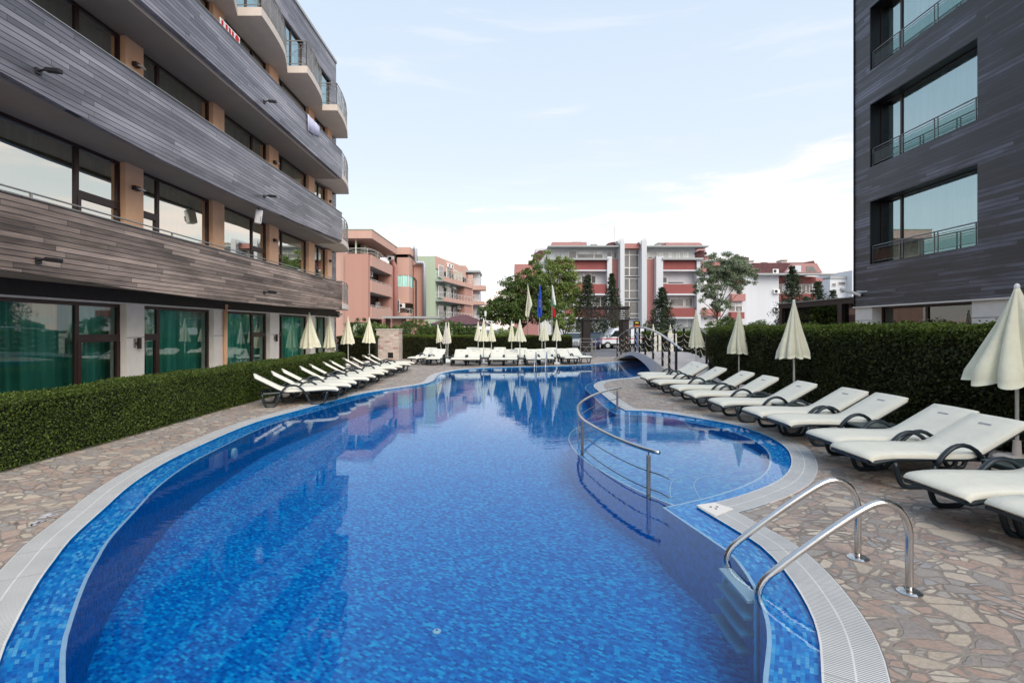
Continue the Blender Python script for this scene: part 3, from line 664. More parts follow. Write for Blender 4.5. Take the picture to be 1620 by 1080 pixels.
for fi, (z0, z1) in enumerate(floors):
    for (a, b) in PIL:
        if fi == 0:
            p = MB().box(-9.2, -8.68, a, b, z0, z1).build('pillar', M['stone_w'], hl)
            [MB().box(-8.679, -8.6755, a+.002, b-.002, zz-.005, zz+.005).build('joint', M['dark_recess'], p) for zz in (.62, 1.55)]
        else: MB().box(-9.2, -8.70, a, b, z0, z1).build('pillar', M['peach'], hl)
    MB().box(-9.2, XW, 24.44, YE-.25, z0, z1).build('end_wall', M['stone_w'] if fi == 0 else M['wood_lu'], hl)
    for bi_, (a, b) in enumerate(bays):
        side, wd = nar[bi_]; my = (b-wd) if side == 'f' else (a+wd)
        dr = (my, b, z0+(1.55 if fi == 0 else 1.62)) if side == 'f' else (a, my, z0+(1.55 if fi == 0 else 1.62))
        window(hl, -8.86, 1, a, b, z0+.02, z1, (my,), dr, .075, 'glass_g' if fi == 0 else 'glass_u', 'curtain', .24)
MB().box(-8.9, -8.655, YA, YE, 2.30, 2.335).build('lintel_strip', M['stone_w'], hl)
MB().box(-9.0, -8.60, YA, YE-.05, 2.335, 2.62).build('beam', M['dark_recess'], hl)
# balcony slabs with soffits
for z0, z1 in ((2.62, 2.88), (5.50, 5.78), (8.35, 8.75)):
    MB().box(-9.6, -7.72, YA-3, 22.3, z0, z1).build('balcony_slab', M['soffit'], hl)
def interp(y, tb):
    for i in range(1, len(tb)):
        if y <= tb[i][0] or i == len(tb)-1:
            (a, va), (b, vb) = tb[i-1], tb[i]; k = min(1, max(0, (y-a)/(b-a))); k = k*k*(3-2*k) if False else k; return va+(vb-va)*k
bands = [(3.80, [(-2, 2.66), (7.5, 2.64), (10, 2.55), (13.4, 2.49), (17, 2.50), (20, 2.55), (22.6, 2.61)], 'wood_l'),
         (6.90, [(-2, 5.66), (7.5, 5.57), (9.1, 5.48), (11, 5.42), (14, 5.42), (18, 5.52), (22.6, 5.68)], 'wood_lu'),
         (9.66, [(-2, 8.50), (22.6, 8.45)], 'wood_lu')]
for zt, tb, mt in bands:
    ys = [(-1.5)+(24.1)*i/48 for i in range(49)]; mb = MB()
    for y in ys:
        zb = interp(y, tb); mb.v += [(XB, y, zb), (XB, y, zt), (XB-.12, y, zt), (XB-.12, y, zb)]
    n = len(ys)
    for i in range(n-1):
        for k in range(4): mb.f.append((4*i+k, 4*i+(k+1) % 4, 4*i+4+(k+1) % 4, 4*i+4+k))
    mb.f += [(3, 2, 1, 0), (4*n-4, 4*n-3, 4*n-2, 4*n-1)]
    b_ = mb.build('parapet', M[mt], hl)
    MB().box(XB-.14, XB+.02, -1.5, 22.62, zt+.001, zt+.02).build('coping', M['galv'], b_)
    r = MB().tube([(XB-.20, -1.5, zt+.15), (XB-.20, 22.5, zt+.15)], .016, 8)
    for y in (1.5, 4.9, 8.2, 11.6, 15.0, 18.4, 21.8): r.box(XB-.215, XB-.185, y-.015, y+.015, zt-.2, zt+.15); r.box(XB-.215, XB-.185, y-.015, y+.32, zt+.055, zt+.075) 
    r.build('rail', M['galv'], b_)
# curved saw-tooth balconies: top floor, and one at the far end of each lower floor
def curved_balcony(y0, y1, zb, th, xe=-8.25, rh=.95):
    cur = [(XB, y0), (XB-.02, y0+(y1-y0)*.10), (XB-.11, y0+(y1-y0)*.36), (XB-.28, y0+(y1-y0)*.64), (xe, y1)]
    C = catmull(cur, .25); poly = [(-9.5, y0)] + C + [(-9.5, y1)]
    s_ = MB().prism(poly, zb, zb+th).build('balcony', M['lip'], hl)
    ins = [(x-.05, y) for x, y in cur]; ins[0] = (XB-.05, y0+.05)
    railing(s_, ins, zb+th, rh); railing(s_, [(-8.75, y0+.05), (XB-.05, y0+.05)], zb+th, rh, False, 1.1)
for i, y0 in enumerate((1.7, 5.1, 8.5, 11.93, 15.35, 18.77, 22.0)):
    curved_balcony(y0, y0+3.43-.01 if i < 6 else 25.25, 11.25-.0011*i, .26, -8.33 if i < 6 else -8.2)
for zb in (2.66, 5.56, 8.46): curved_balcony(22.63, 25.25, zb, .24, -8.15, .98)
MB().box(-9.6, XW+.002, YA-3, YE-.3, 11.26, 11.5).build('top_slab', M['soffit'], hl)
# top storey: boarded wall with one wide window per balcony
ys = [1.3] + [v for y0 in (1.7, 5.1, 8.5, 11.93, 15.35, 18.77, 22.0) for v in (y0+.55, y0+2.6)] + [YE-.25]
mb = MB()
for i in range(0, len(ys), 2): mb.box(-9.2, XW, ys[i], ys[i+1], 11.52, 13.8)
mb.box(-9.2, XW, -2, YE-.25, 13.8, 14.995); mb.build('top_wall', M['wood_lu'], hl)
for i in range(1, len(ys)-1, 2): window(hl, -8.92, 1, ys[i], ys[i+1], 11.52, 13.8, ((ys[i]+ys[i+1])/2,), None, .06, 'glass_r', 'curtain_w', .25)
# fittings on the left hotel
def spot(y, z, x, label):
    t = thing('spotlight', label, 'spotlight', (x, y, z), 'black spotlights on the boarded balconies', world=False)
    MB().box(-.0, .03, -.05, .05, -.05, .05).build('bracket_plate', M['black'], t, bevel=.005)
    MB().tube([(.02,0,0),(.12,0,.03),(.16,0,.03)], .018, 8).build('arm', M['black'], t)
    MB().obox((.26,0,.01), .24, .09, .07, 0, 0, .12).build('lamp_head', M['black'], t, bevel=.012)
for y, z, l in ((8.1, 2.84, 'black spotlight on the lowest boarded balcony, near the camera'), (15.5, 2.86, 'black spotlight on the lowest boarded balcony, farther along above the loungers'),
                (8.1, 5.87, 'black spotlight on the middle boarded balcony, near the camera'), (15.5, 5.80, 'black spotlight on the middle boarded balcony, just above the white loudspeaker'), (15.5, 8.70, 'black spotlight on the upper boarded balcony')):
    spot(y, z, XB, l)
names = ['ground floor white pillar', 'first balcony peach pillar', 'second balcony peach pillar']
for fi, z in ((0, 1.42), (1, 4.98), (2, 7.82)):
    for k, (pi_, wh) in enumerate(((3, 'nearest the camera'), (5, 'midway along'), (7, 'at the far end'))):
        a, b = PIL[pi_]; x = -8.68 if fi == 0 else -8.70; yc = (a+b)/2
        t = thing('wall_lamp', 'small brown wall lamp on the %s %s' % (names[fi], wh), 'wall lamp', (x, yc, z), 'wall lamps on the pillars', world=False)
        if fi == 0:
            MB().box(0,.05,-.05,.05,-.012,.012).build('arm', M['dark_frame'], t); MB().box(0,.02,-.07,-.02,-.10,.10).build('wall_plate', M['galv'], t); MB().box(.03,.09,.0,.07,-.13,.12).build('shade', M['dark_frame'], t, bevel=.004)
        else:
            MB().box(0,.10,-.10,.06,-.05,.05).build('housing', M['dark_frame'], t, bevel=.006); MB().obox((.11,.07,-.01), .10,.20,.02, .3).build('shade', M['stone_w'], t)
t = thing('drainpipe', 'beige drainpipe down the second white pillar of the hotel', 'drainpipe', (-8.6, 15.22, 0))
MB().tube([(-8.62,15.22,.0),(-8.62,15.22,2.42)], .055, 12).build('pipe', M['peach'], t, smooth=True); MB().lathe([(.07,0),(.07,.06),(.05,.09),(0,.09)], (-8.62,15.22,2.40), 12).build('pipe_collar', M['peach'], t)
t = thing('loudspeaker', 'white loudspeaker hung below the middle boarded balcony', 'loudspeaker', (-7.82, 15.6, 5.42), world=False)
MB().obox((0,0,-.22), .20,.26,.42, .5, .12, .12).build('cabinet', M['white_paint'], t, bevel=.03); MB().obox((.092,-.052,-.30), .02,.13,.15, .5, .12, .12).build('speaker_grille', M['grey_print'], t); MB().tube([(0,0,.06),(0,0,-.05)], .02, 8).build('bracket', M['black'], t)
t = thing('security_camera', 'small white security camera under the far end of the left hotel', 'security camera', (-8.45, 24.9, 2.45), world=False)
MB().obox((0,0,0), .14,.30,.12, .5, 0, .1).build('camera_body', M['white_paint'], t, bevel=.02); MB().tube([(-.3,0,.05),(0,0,.05)], .025, 8).build('arm', M['white_paint'], t)
# cloths hung on the upper parapet
mb = MB(); n = 10
for i in range(n+1):
    y = 18.72+1.15*i/n; wv = .012*sin(i*1.9); mb.v += [(XB-.13, y, 9.55), (XB-.06, y, 9.705), (XB+.035+wv, y, 9.69), (XB+.045+wv*2, y, 9.07+.20*i/n+.02*sin(i))]
for i in range(n):
    for k in range(3): mb.f.append((4*i+k, 4*i+4+k, 4*i+5+k, 4*i+1+k))
tag(mb.build('hanging_towel', M['towel'], None, smooth=True, solid=.008), 'pale lilac towel hung over the upper boarded parapet', 'towel')
t = thing('cloth_banner', 'narrow white and red banner tied along the upper parapet rail', 'banner', (XB, 13.6, 9.7))
MB().box(XB-.03, XB-.015, 13.2, 14.15, 9.69, 9.88).build('banner_cloth', M['flag_white'], t)
mb = MB(); [mb.box(XB-.014, XB-.010, y, y+.09, 9.72, 9.85) for y in (13.25, 13.45, 13.60, 13.75)]; mb.build('red_lettering', M['flag_red'], t)
MB().tube([(XB-.012, 14.0, 9.77), (XB-.004, 14.0, 9.77)], [.09, .09], 14).build('red_disc', M['flag_red'], t)

# ------------------------------------------------------------------ right hotel building
XR, YC = 11.3, 16.68
hr = thing('hotel_tower', 'dark boarded hotel block with deep-set reflecting windows on the right side', 'building', (15, 8, 0))
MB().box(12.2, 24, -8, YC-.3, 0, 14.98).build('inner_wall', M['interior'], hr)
wins = [(12.27, 15.97), (5.6, 9.3), (-1.2, 2.5)]; rows = [(3.77, 5.77), (6.82, 8.82), (9.87, 11.87)]
mb = MB(); zs = [2.47] + [v for r in rows for v in r] + [14.99]
for i in range(0, len(zs), 2): mb.box(XR, XR+.38, -8, YC, zs[i], zs[i+1])
for (z0, z1) in rows:
    e = [-8] + [v for w0 in sorted(wins) for v in w0] + [YC]
    for i in range(0, len(e), 2): mb.box(XR, XR+.38, e[i], e[i+1], z0, z1)
mb.build('facade', M['wood_r'], hr)
MB().box(XR+.38, 24, YC-.3, YC, 0, 14.99).build('end_wall', woodmat('dark_boards_end', .078, [(.018,.019,.024), (.045,.048,.062), (.10,.105,.13)], rough=.42, hor='x', gapw=.12), hr)
MB().box(XR-.02, 24.1, -8, YC+.03, 15.0, 15.1).build('roof', M['grey_trim'], hr)
MB().box(XR-.03, XR+.02, YC-.01, YC+.02, 2.43, 14.99).build('corner_trim', M['black'], hr)
for ci, (a, b) in enumerate(wins):
    for (z0, z1) in rows:
        w_ = window(hr, XR+.36, -1, a, b, z0, z1, (b-.85,), None, .05, 'glass_r', 'curtain_w', .30)
        rv = MB(); rv.box(XR+.002, XR+.37, b-.02, b+.0005, z0, z1).box(XR+.002, XR+.37, a, b-.02, z1-.02, z1+.0005).box(XR+.002, XR+.37, a, b-.02, z0-.0005, z0+.012).box(XR+.002, XR+.37, a-.0005, a+.012, z0, z1); rv.build('reveal', M['black'], w_)
        r = MB(); xx = XR+.06; r.tube([(xx, a+.03, z0+.58), (xx, b-.05, z0+.58)], .018, 8); r.tube([(xx, a+.03, z0+.50), (xx, b-.05, z0+.50)], .009, 6); r.tube([(xx, a+.03, z0+.09), (xx, b-.05, z0+.09)], .009, 6)
        for q in (0.03, .33, .36, .66, .69, .985): r.box(xx-.012, xx+.012, a+(b-a)*q-.012, a+(b-a)*q+.012, z0+.01, z0+.58)
        r.build('railing', M['steel_dk'], w_)
        g = MB().quad((xx, b-.06, z0+.10), (xx, a+.12, z0+.10), (xx, a+.12, z0+.46), (xx, b-.06, z0+.46)); g.build('railing_glass', M['glass_rail'], w_)
MB().box(XR-.05, XR+.5, -8, YC+.02, 2.43, 2.468).build('ledge_strip', M['stone_w'], hr)
for (a, b) in ((15.90, YC-.01), (9.6, 12.45), (2.9, 5.8)):
    p = MB().box(XR+.02, XR+.8, a, b, 0, 2.43).build('pillar', M['stone_w'], hr)
    [MB().box(XR+.0165, XR+.0205, a+.002, b-.002, zz-.006, zz+.006).build('joint', M['dark_recess'], p) for zz in (.55, 1.25, 2.02)]
for (a, b) in ((12.45, 15.90), (5.8, 9.6)): window(hr, XR+.35, -1, a, b, .02, 2.43, ((a+b)/2,), None, .07, 'glass_rg', None)
for k, (y, z0, z1, mt) in enumerate(((13.2, 1.2, 2.1, 'pink_wall'), (14.2, .3, 1.9, 'curtain'), (15.0, .3, 2.0, 'black'))): MB().box(12.0, 12.15, y, y+.35, z0, z1).build('room_furniture', M[mt], hr)
t = thing('security_camera', 'white tube security camera on the near corner of the dark boarded hotel', 'security camera', (XR, 16.3, 3.0), world=False)
MB().obox((-.30,.15,-.05), .62,.09,.09, -.35, 0, .35).build('camera_body', M['white_paint'], t, bevel=.015); MB().tube([(0,0,-.06),(-.15,.05,-.04)], .022, 8).tube([(0,-.22,-.06),(-.08,.0,-.06)], .018, 8).build('bracket', M['white_paint'], t)
# glazed pavilion beyond it
pv = thing('glazed_pavilion', 'low dark glazed restaurant pavilion with beige blinds behind the tall hedge', 'building', (16, 21.5, 0))
MB().box(13.7, 20, 17.0, 26.0, 2.78, 3.0).build('roof_beam', M['dark_frame'], pv); MB().box(13.62, 20.08, 16.95, 26.08, 3.0, 3.035).build('roof_edge', M['galv'], pv)
for y in (17.4, 21.15, 25.8): MB().box(13.7, 13.95, y-.14, y+.14, 0, 2.78).build('post', M['dark_frame'], pv)
for a, b in ((17.54, 21.01), (21.29, 25.66)): MB().quad((13.85, b, 0), (13.85, a, 0), (13.85, a, 2.78), (13.85, b, 2.78)).build('pane', M['smoked'], pv); 
for a, b in ((17.6, 20.95), (21.4, 25.6)):
    c = MB(); n = 14
    for i in range(n+1):
        y = a+(b-a)*i/n; s_ = .10*sin(pi*i/n); c.v += [(14.0, y, 2.72-s_), (15.4, y, 2.50-s_)]
    c.f = [(2*i, 2*i+1, 2*i+3, 2*i+2) for i in range(n)]; c.build('ceiling_blind', M['awning'], pv, smooth=True)
MB().box(19.8, 20, 17, 26, 0, 2.78).box(13.95, 19.8, 25.8, 26, 0, 2.78).build('back_wall', M['dark_room'], pv)

# ------------------------------------------------------------------ far buildings, placed by their measured distance
def facade_part(parent, name, mat, rects, Y, front=0., back=.3, cv=None):
    for (a, b, c, d_) in rects:
        (x0, y0), (x1, y1) = cv(a, b), cv(c, d_); o = MB().box(PX(x0, Y), PX(x1, Y), Y-front, Y+back, PZ(y1, Y), PZ(y0, Y)).build(name, M[mat], parent)
    return o
def poly_part(parent, name, mat, pts, Y, front, back, cv):
    q = [(PX(cv(*p)[0], Y), PZ(cv(*p)[1], Y)) for p in pts]; return MB().extr(q, 'y', Y-front, Y+back).build(name, M[mat], parent)
def fwin(parent, rect, Y, front, cv, div=(), mat='glass_far', frame='white_paint', blind=None):
    (x0, y0), (x1, y1) = cv(rect[0], rect[1]), cv(rect[2], rect[3]); X0, X1, Z0, Z1 = PX(x0, Y), PX(x1, Y), PZ(y1, Y), PZ(y0, Y)
    f = MB(); e = .07; yf = Y-front
    f.box(X0-e, X1+e, yf-.05, yf+.04, Z1, Z1+e).box(X0-e, X1+e, yf-.07, yf+.04, Z0-e, Z0).box(X0-e, X0, yf-.05, yf+.04, Z0, Z1).box(X1, X1+e, yf-.05, yf+.04, Z0, Z1)
    for dv_ in div: f.box(X0+(X1-X0)*dv_-.05, X0+(X1-X0)*dv_+.05, yf-.05, yf+.04, Z0, Z1)
    w_ = f.build('window', M[frame], parent); MB().box(X0, X1, yf-.012, yf+.01, Z0, Z1).build('pane', M[mat], w_)
    if blind: MB().box(X0+.03, X1-.03, yf-.022, yf-.014, Z1-(Z1-Z0)*blind, Z1-.02).build('blind', M['curtain_w'], w_)
    return w_
def ac(parent_label, X, Y, Z, yaw=0.):
    t = thing('air_conditioner', parent_label, 'air conditioner', (X, Y, Z), 'air conditioning units on the far buildings', yaw, world=False)
    MB().box(-.45,.45,-.18,.18,-.32,.32).build('case', M['white_paint'], t, bevel=.02)
    MB().tube([(-.12,-.185,0),(-.12,-.20,0)], [.24,.24], 16).build('fan_grille', M['black'], t); return t
# central apartment block
Yc = 63.
cv = lambda a, b: (780+a/4.909, 350+b/4.909)
GZ = 940
ab = thing('apartment_block', 'white and brick-red apartment block with a glazed stair tower between white fins', 'building', (PX(980, Yc), Yc+5, 0))
facade_part(ab, 'wall', 'white_wall', [(330, 212, 1570, GZ)], Yc, 0, 12, cv)
facade_part(ab, 'fin', 'white_wall', [(872, 285, 908, GZ), (1245, 285, 1297, GZ)], Yc, 1.3, .1, cv)
facade_part(ab, 'stair_fin', 'white_wall', [(965, 168, 997, GZ), (1127, 168, 1165, GZ)], Yc, 1.8, 3, cv)
poly_part(ab, 'fin_top', 'white_wall', [(940, 170), (965, 153), (996, 153), (996, 200), (965, 200)], Yc, 1.7, 2.5, cv)
poly_part(ab, 'fin_top', 'white_wall', [(1105, 180), (1140, 153), (1164, 153), (1164, 200), (1128, 200)], Yc, 1.7, 2.5, cv)
facade_part(ab, 'pink_pier', 'pink_wall', [(908, 298, 965, GZ), (1165, 298, 1245, 815)], Yc, .35, .1, cv)
facade_part(ab, 'stair_header', 'pink_wall', [(997, 184, 1127, 222)], Yc, 1.2, 1, cv)
for a, b, c, d_ in ((1000, 230, 1122, 264), (1000, 268, 1122, 360), (1000, 368, 1122, 425), (1000, 448, 1122, 538), (1000, 544, 1122, 600), (1000, 626, 1122, 715), (1000, 722, 1122, 748)):
    fwin(ab, (a, b, c, d_), Yc, .4, cv, (.43,))
facade_part(ab, 'slab', 'white_wall', [(500, 384, 872, 394), (500, 566, 872, 578), (500, 745, 872, 757), (1297, 384, 1556, 394), (1297, 566, 1556, 578), (1297, 745, 1556, 757)], Yc, 1.05, .1, cv)
facade_part(ab, 'balcony_front', 'red_wall', [(470, 315, 871, 383), (560, 493, 871, 565), (560, 675, 871, 744), (1298, 315, 1555, 383), (1298, 493, 1555, 565), (1298, 675, 1555, 744)], Yc, .9, .1, cv)
facade_part(ab, 'cornice', 'grey_trim', [(400, 298, 880, 312), (1290, 296, 1600, 311), (420, 203, 966, 213), (1164, 203, 1640, 213)], Yc, 1.5, .2, cv)
facade_part(ab, 'end_fin', 'white_wall', [(1556, 300, 1585, GZ)], Yc, 1.2, 12, cv)
for r, dv_, bl in (((885, 236, 958, 288), (.5,), None), ((590, 232, 645, 288), (), None), ((655, 232, 850, 286), (.66,), .45), ((1170, 236, 1236, 290), (.45,), .8), ((1268, 238, 1328, 290), (), .9), ((1340, 240, 1455, 290), (), .95), ((1466, 238, 1524, 290), (), .9),
                   ((690, 398, 795, 480), (.7,), .35), ((1300, 437, 1347, 478), (), None), ((1380, 587, 1476, 660), (), .25), ((1492, 587, 1546, 660), (), .2), ((800, 590, 868, 660), (.5,), None), ((1490, 760, 1556, 830), (), .9), ((640, 760, 760, 840), (.5,), None)):
    fwin(ab, r, Yc, .02, cv, dv_, blind=bl)
facade_part(ab, 'wall_slot', 'glass_far', [(1360, 472, 1478, 481), (700, 470, 760, 480)], Yc, .03, .1, cv)
poly_part(ab, 'roof', 'roof_pink', [(440, 203), (455, 168), (722, 168), (724, 203)], Yc, .6, 9, cv)
poly_part(ab, 'roof', 'roof_pink', [(1335, 203), (1330, 172), (1590, 172), (1625, 203)], Yc, .6, 9, cv)
poly_part(ab, 'roof_gable', 'roof_red', [(310, 300), (318, 255), (360, 228), (415, 228), (372, 300)], Yc, .2, 8, cv)
poly_part(ab, 'roof_gable', 'roof_red', [(883, 203), (890, 172), (925, 163), (952, 163), (940, 203)], Yc, .2, 5, cv)
poly_part(ab, 'roof_gable', 'roof_red', [(1560, 250), (1600, 228), (1640, 228), (1640, 300), (1590, 300)], Yc, .1, 8, cv)
for a, b, c, d_ in ((632, 140, 696, 168), (785, 157, 826, 203), (1318, 145, 1392, 172), (1166, 165, 1195, 203)):
    q = facade_part(ab, 'chimney', 'concrete', [(a, b+8, c, d_)], Yc, -2, 3.5, cv); facade_part(q, 'chimney_cap', 'grey_trim', [(a-4, b, c+4, b+8)], Yc, -1.8, 3.7, cv)
MB().tube([(PX(977, Yc), Yc+2, 12), (PX(977, Yc), Yc+2, PZ(353, Yc))], .03, 5).build('aerial', M['grey_trim'], ab)
MB().box(PX(814, Yc), PX(852, Yc), Yc-.2, Yc+10, 0, PZ(418, Yc)).build('side_wing', M['pink_wall'], ab)
# lower wing joined at the right of the block, behind the silver tree
cw = lambda a, b: (1080+a/5.4, 370+b/5.4)
Yw = 70.
wg = thing('apartment_wing', 'pink and white apartment wing half hidden behind the silver-green tree', 'building', (PX(1140, Yw), Yw+5, 0))
facade_part(wg, 'wall', 'white_wall', [(120, 240, 545, 960)], Yw, 0, 9, cw)
facade_part(wg, 'balcony_front', 'pink_wall', [(120, 240, 300, 330), (130, 640, 285, 700), (400, 515, 515, 575)], Yw, .8, .1, cw)
facade_part(wg, 'balcony_front', 'red_wall', [(390, 670, 500, 725), (385, 400, 510, 430), (255, 640, 300, 710)], Yw, 1.0, .1, cw)
for r in ((395, 430, 475, 490), (390, 590, 505, 660), (255, 725, 285, 755), (180, 400, 280, 480)): fwin(wg, r, Yw, .02, cw, (.5,), blind=.4)
poly_part(wg, 'roof', 'roof_pink', [(110, 205), (110, 90), (150, 80), (215, 180), (230, 235)], Yw, .3, 8, cw)
facade_part(wg, 'cornice', 'grey_trim', [(110, 232, 560, 243)], Yw, .9, .2, cw)
poly_part(wg, 'roof', 'roof_red', [(400, 240), (430, 205), (560, 200), (560, 240)], Yw, .2, 8, cw)
ac('air conditioner on the pink roof slope above the silver-green tree', PX(1114, Yw), Yw-.5, PZ(402, Yw))
# second block with the blank white gable
Yd = 78.
gb = thing('apartment_house', 'white gabled apartment house with maroon roof and a pink dormer behind the conifers', 'building', (PX(1245, Yd), Yd+5, 0))
facade_part(gb, 'gable_wall', 'white_wall', [(545, 352, 822, 960)], Yd, 0, 12, cw)
facade_part(gb, 'wall', 'white_wall', [(822, 352, 1180, 960)], Yd, -2, 12, cw)
facade_part(gb, 'side_wing', 'pink_wall', [(1180, 365, 1262, 412)], Yd, -2, 10, cw); facade_part(gb, 'side_wing', 'white_wall', [(1180, 412, 1262, 960)], Yd, -3, 10, cw)
facade_part(gb, 'balcony_front', 'red_wall', [(822, 360, 915, 412), (1035, 358, 1178, 412), (822, 508, 1030, 565), (1035, 508, 1178, 565), (822, 650, 1178, 700)], Yd, -1.2, 2.2, cw)
for r in ((828, 425, 905, 498), (1045, 425, 1110, 498), (1120, 425, 1170, 498), (835, 580, 1010, 640)): fwin(gb, r, Yd, -1.95, cw, (.5,))
poly_part(gb, 'roof', 'roof_red', [(560, 342), (600, 250), (1020, 246), (1110, 230), (1170, 340)], Yd, .3, 9, cw)
facade_part(gb, 'cornice', 'grey_trim', [(600, 342, 1262, 356)], Yd, 1.2, .3, cw)
q = poly_part(gb, 'dormer', 'roof_pink', [(845, 336), (905, 258), (1120, 256), (1168, 336)], Yd, .8, 1, cw)
poly_part(q, 'dormer_window', 'white_wall', [(862, 330), (912, 275), (985, 275), (985, 330)], Yd, .86, .1, cw); poly_part(q, 'dormer_window', 'glass_far', [(1030, 325), (1030, 283), (1085, 283), (1120, 325)], Yd, .86, .1, cw)
for a, b, c, d_ in ((615, 212, 660, 250), (740, 226, 775, 250), (903, 206, 952, 248), (518, 216, 556, 250)):
    k_ = facade_part(gb, 'chimney', 'concrete', [(a, b+6, c, d_)], Yd, -2, 3.5, cw); facade_part(k_, 'chimney_cap', 'grey_trim', [(a-3, b, c+3, b+6)], Yd, -1.8, 3.7, cw)
for (a, b, l) in ((785, 320, 'air conditioner on the maroon roof left of the pink dormer'), (795, 492, 'upper of two air conditioners on the white gable wall'), (797, 645, 'lower of two air conditioners on the white gable wall')):
    ac(l, PX(cw(a, b)[0], Yd), Yd-.2, PZ(cw(a, b)[1], Yd))
# farthest white block
Yf = 120.; fb = thing('distant_building', 'plain distant white block seen beside the dark boarded hotel corner', 'building', (PX(1335, Yf), Yf, 0))
MB().box(PX(1313, Yf), PX(1339, Yf), Yf, Yf+15, 0, PZ(440, Yf)).box(PX(1339, Yf), PX(1400, Yf), Yf-2, Yf+15, 0, PZ(429, Yf)).build('wall', M['white_wall'], fb)
MB().box(PX(1313, Yf), PX(1339.2, Yf), Yf-.2, Yf+15, PZ(441, Yf), PZ(437, Yf)).build('roof', M['grey_trim'], fb)
for r in ((1316,448,1322,453),(1326,446,1337,451),(1329,456,1336,463),(1316,458,1322,464)): fwin(fb, r, Yf, .03, lambda a, b: (a, b))

# left apartments: coral block, its bays, the mint block and the last balconies
cl_ = lambda a, b: (530+a/6, 340+b/6)
XA = -16.4
ca = thing('coral_apartment_block', 'coral apartment block with stacked loggias just beyond the hotel corner', 'building', (-19, 62, 0))
Z = lambda a, b, Y: PZ(cl_(a, b)[1], Y)
MB().box(-24, XA-1.7, 58.4, 70.0, 0, 10.2).build('wall', M['dark_room'], ca)  # loggia shade put into the dark colour of this core wall
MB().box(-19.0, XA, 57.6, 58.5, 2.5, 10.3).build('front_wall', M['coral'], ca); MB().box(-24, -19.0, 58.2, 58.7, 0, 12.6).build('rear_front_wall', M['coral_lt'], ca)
MB().box(-18.2, XA-.3, 57.9, 58.4, 0, 2.5).build('ground_wall', M['mint_lt'], ca)
for z0, z1 in ((9.0, 10.32), (6.0, 7.35), (2.95, 4.3)):
    MB().box(XA-.14, XA+.16, 58.5, 68.6, z0, z1).build('balcony_front', M['coral_lt'], ca); MB().box(XA-1.7, XA-.14, 58.5, 68.6, z0, z0+.2).build('balcony_floor', M['grey_trim'], ca)
for z0, z1 in ((7.35, 9.0), (4.3, 6.0)):
    MB().box(XA-1.6, XA+.01, 68.0, 69.4, z0-.01, z1+.01).build('pier', M['coral'], ca)
    MB().box(XA-1.6, XA-1.45, 58.6, 62.5, z0-1.1, z1).build('door_wall', M['mint_lt'], ca); MB().box(XA-1.44, XA-1.40, 60., 61.4, z0-1.1, z1-.3).build('balcony_door', M['glass_far'], ca)
    railing(ca, [(XA+.05, 58.6), (XA+.05, 67.8)], z0-.75, .95, False, 2.6, 'white_paint', 'balcony_rail')
MB().box(XA-1.6, XA+.02, 68.6, 70.0, 0, 10.3).build('pier', M['coral'], ca)
MB().box(-23, XA-1.6, 61.5, 69, 10.3, 12.0).build('penthouse_wall', M['mint_lt'], ca); MB().box(-21, XA-2.0, 61.3, 61.48, 10.4, 12.0).build('penthouse_door', M['dark_room'], ca)
fw = MB().box(XA-1.58, XA-1.5, 62.4, 66, 10.5, 11.9).build('window', M['white_paint'], ca); MB().box(XA-1.49, XA-1.46, 62.5, 65.9, 10.6, 11.8).build('pane', M['glass_far'], fw)
MB().box(-24, XA+.6, 57.0, 69.6, 11.95, 12.9).build('roof_canopy', M['coral_lt'], ca); MB().box(-24.1, XA+.66, 56.94, 69.66, 12.9, 12.98).build('roof', M['mint'], ca)
MB().box(-17.9, -17.75, 57.7, 57.85, 10.3, 11.95).build('post', M['mint_lt'], ca)
railing(ca, [(-19, 57.75), (-16.5, 57.75), (-16.5, 68)], 10.32, .6, False, 2.4, 'white_paint', 'terrace_rail')
for z in (8.5, 4.9): ac('air conditioner inside the %s loggia of the coral block' % ('upper' if z > 6 else 'lower'), XA-1.1, 62.5 if z > 6 else 66., z, 1.57)
t = thing('flue_pipe', 'thick dusty vertical flue pipe at the corner of the coral block', 'pipe', (-16.1, 70.2, 0)); MB().tube([(-16.6,69.9,11.2),(-16.1,69.9,10.2),(-16.1,69.9,9.6),(-16.1,69.9,0)], .30, 10).build('pipe', M['pink_wall'], t, smooth=True)
cb = thing('coral_bay_block', 'coral block with a projecting glazed bay between two vertical pipes', 'building', (-16.5, 74, 0))
MB().box(-22, -16.2, 71.2, 78, 0, 10.6).build('wall', M['coral'], cb)
MB().box(-16.2, -14.5, 71.2, 76.2, 5.4, 7.7).build('bay_lower', M['coral_lt'], cb); MB().box(-16.2, -14.5, 71.2, 76.2, 9.3, 10.9+.9).build('bay_upper', M['coral_lt'], cb)
MB().box(-16.9, -14.3, 70.9, 76.4, 12.2, 13.2).build('roof_canopy', M['coral_lt'], cb); MB().box(-22, -16.9, 71.0, 77, 12.6, 13.6).build('roof_canopy', M['coral'], cb)
for z0, z1 in ((7.7, 9.3),):
    w_ = MB().box(-16.19, -14.56, 71.28, 76.1, z0, z1).build('bay_window', M['curtain'], cb); [MB().box(x-.05, x+.05, 71.2, 71.3, z0, z1).build('window_post', M['white_paint'], w_) for x in (-16.1, -15.3, -14.6)]; [MB().box(-14.6, -14.5, y-.05, y+.05, z0, z1).build('window_post', M['white_paint'], w_) for y in (73, 74.6, 76)]
w_ = MB().box(-17.8, -14.6, 71.35, 76, 11.8, 12.2).box(-16.4, -14.7, 71.35, 76, 11.8, 12.2).build('glazed_porch', M['glass_far'], cb)
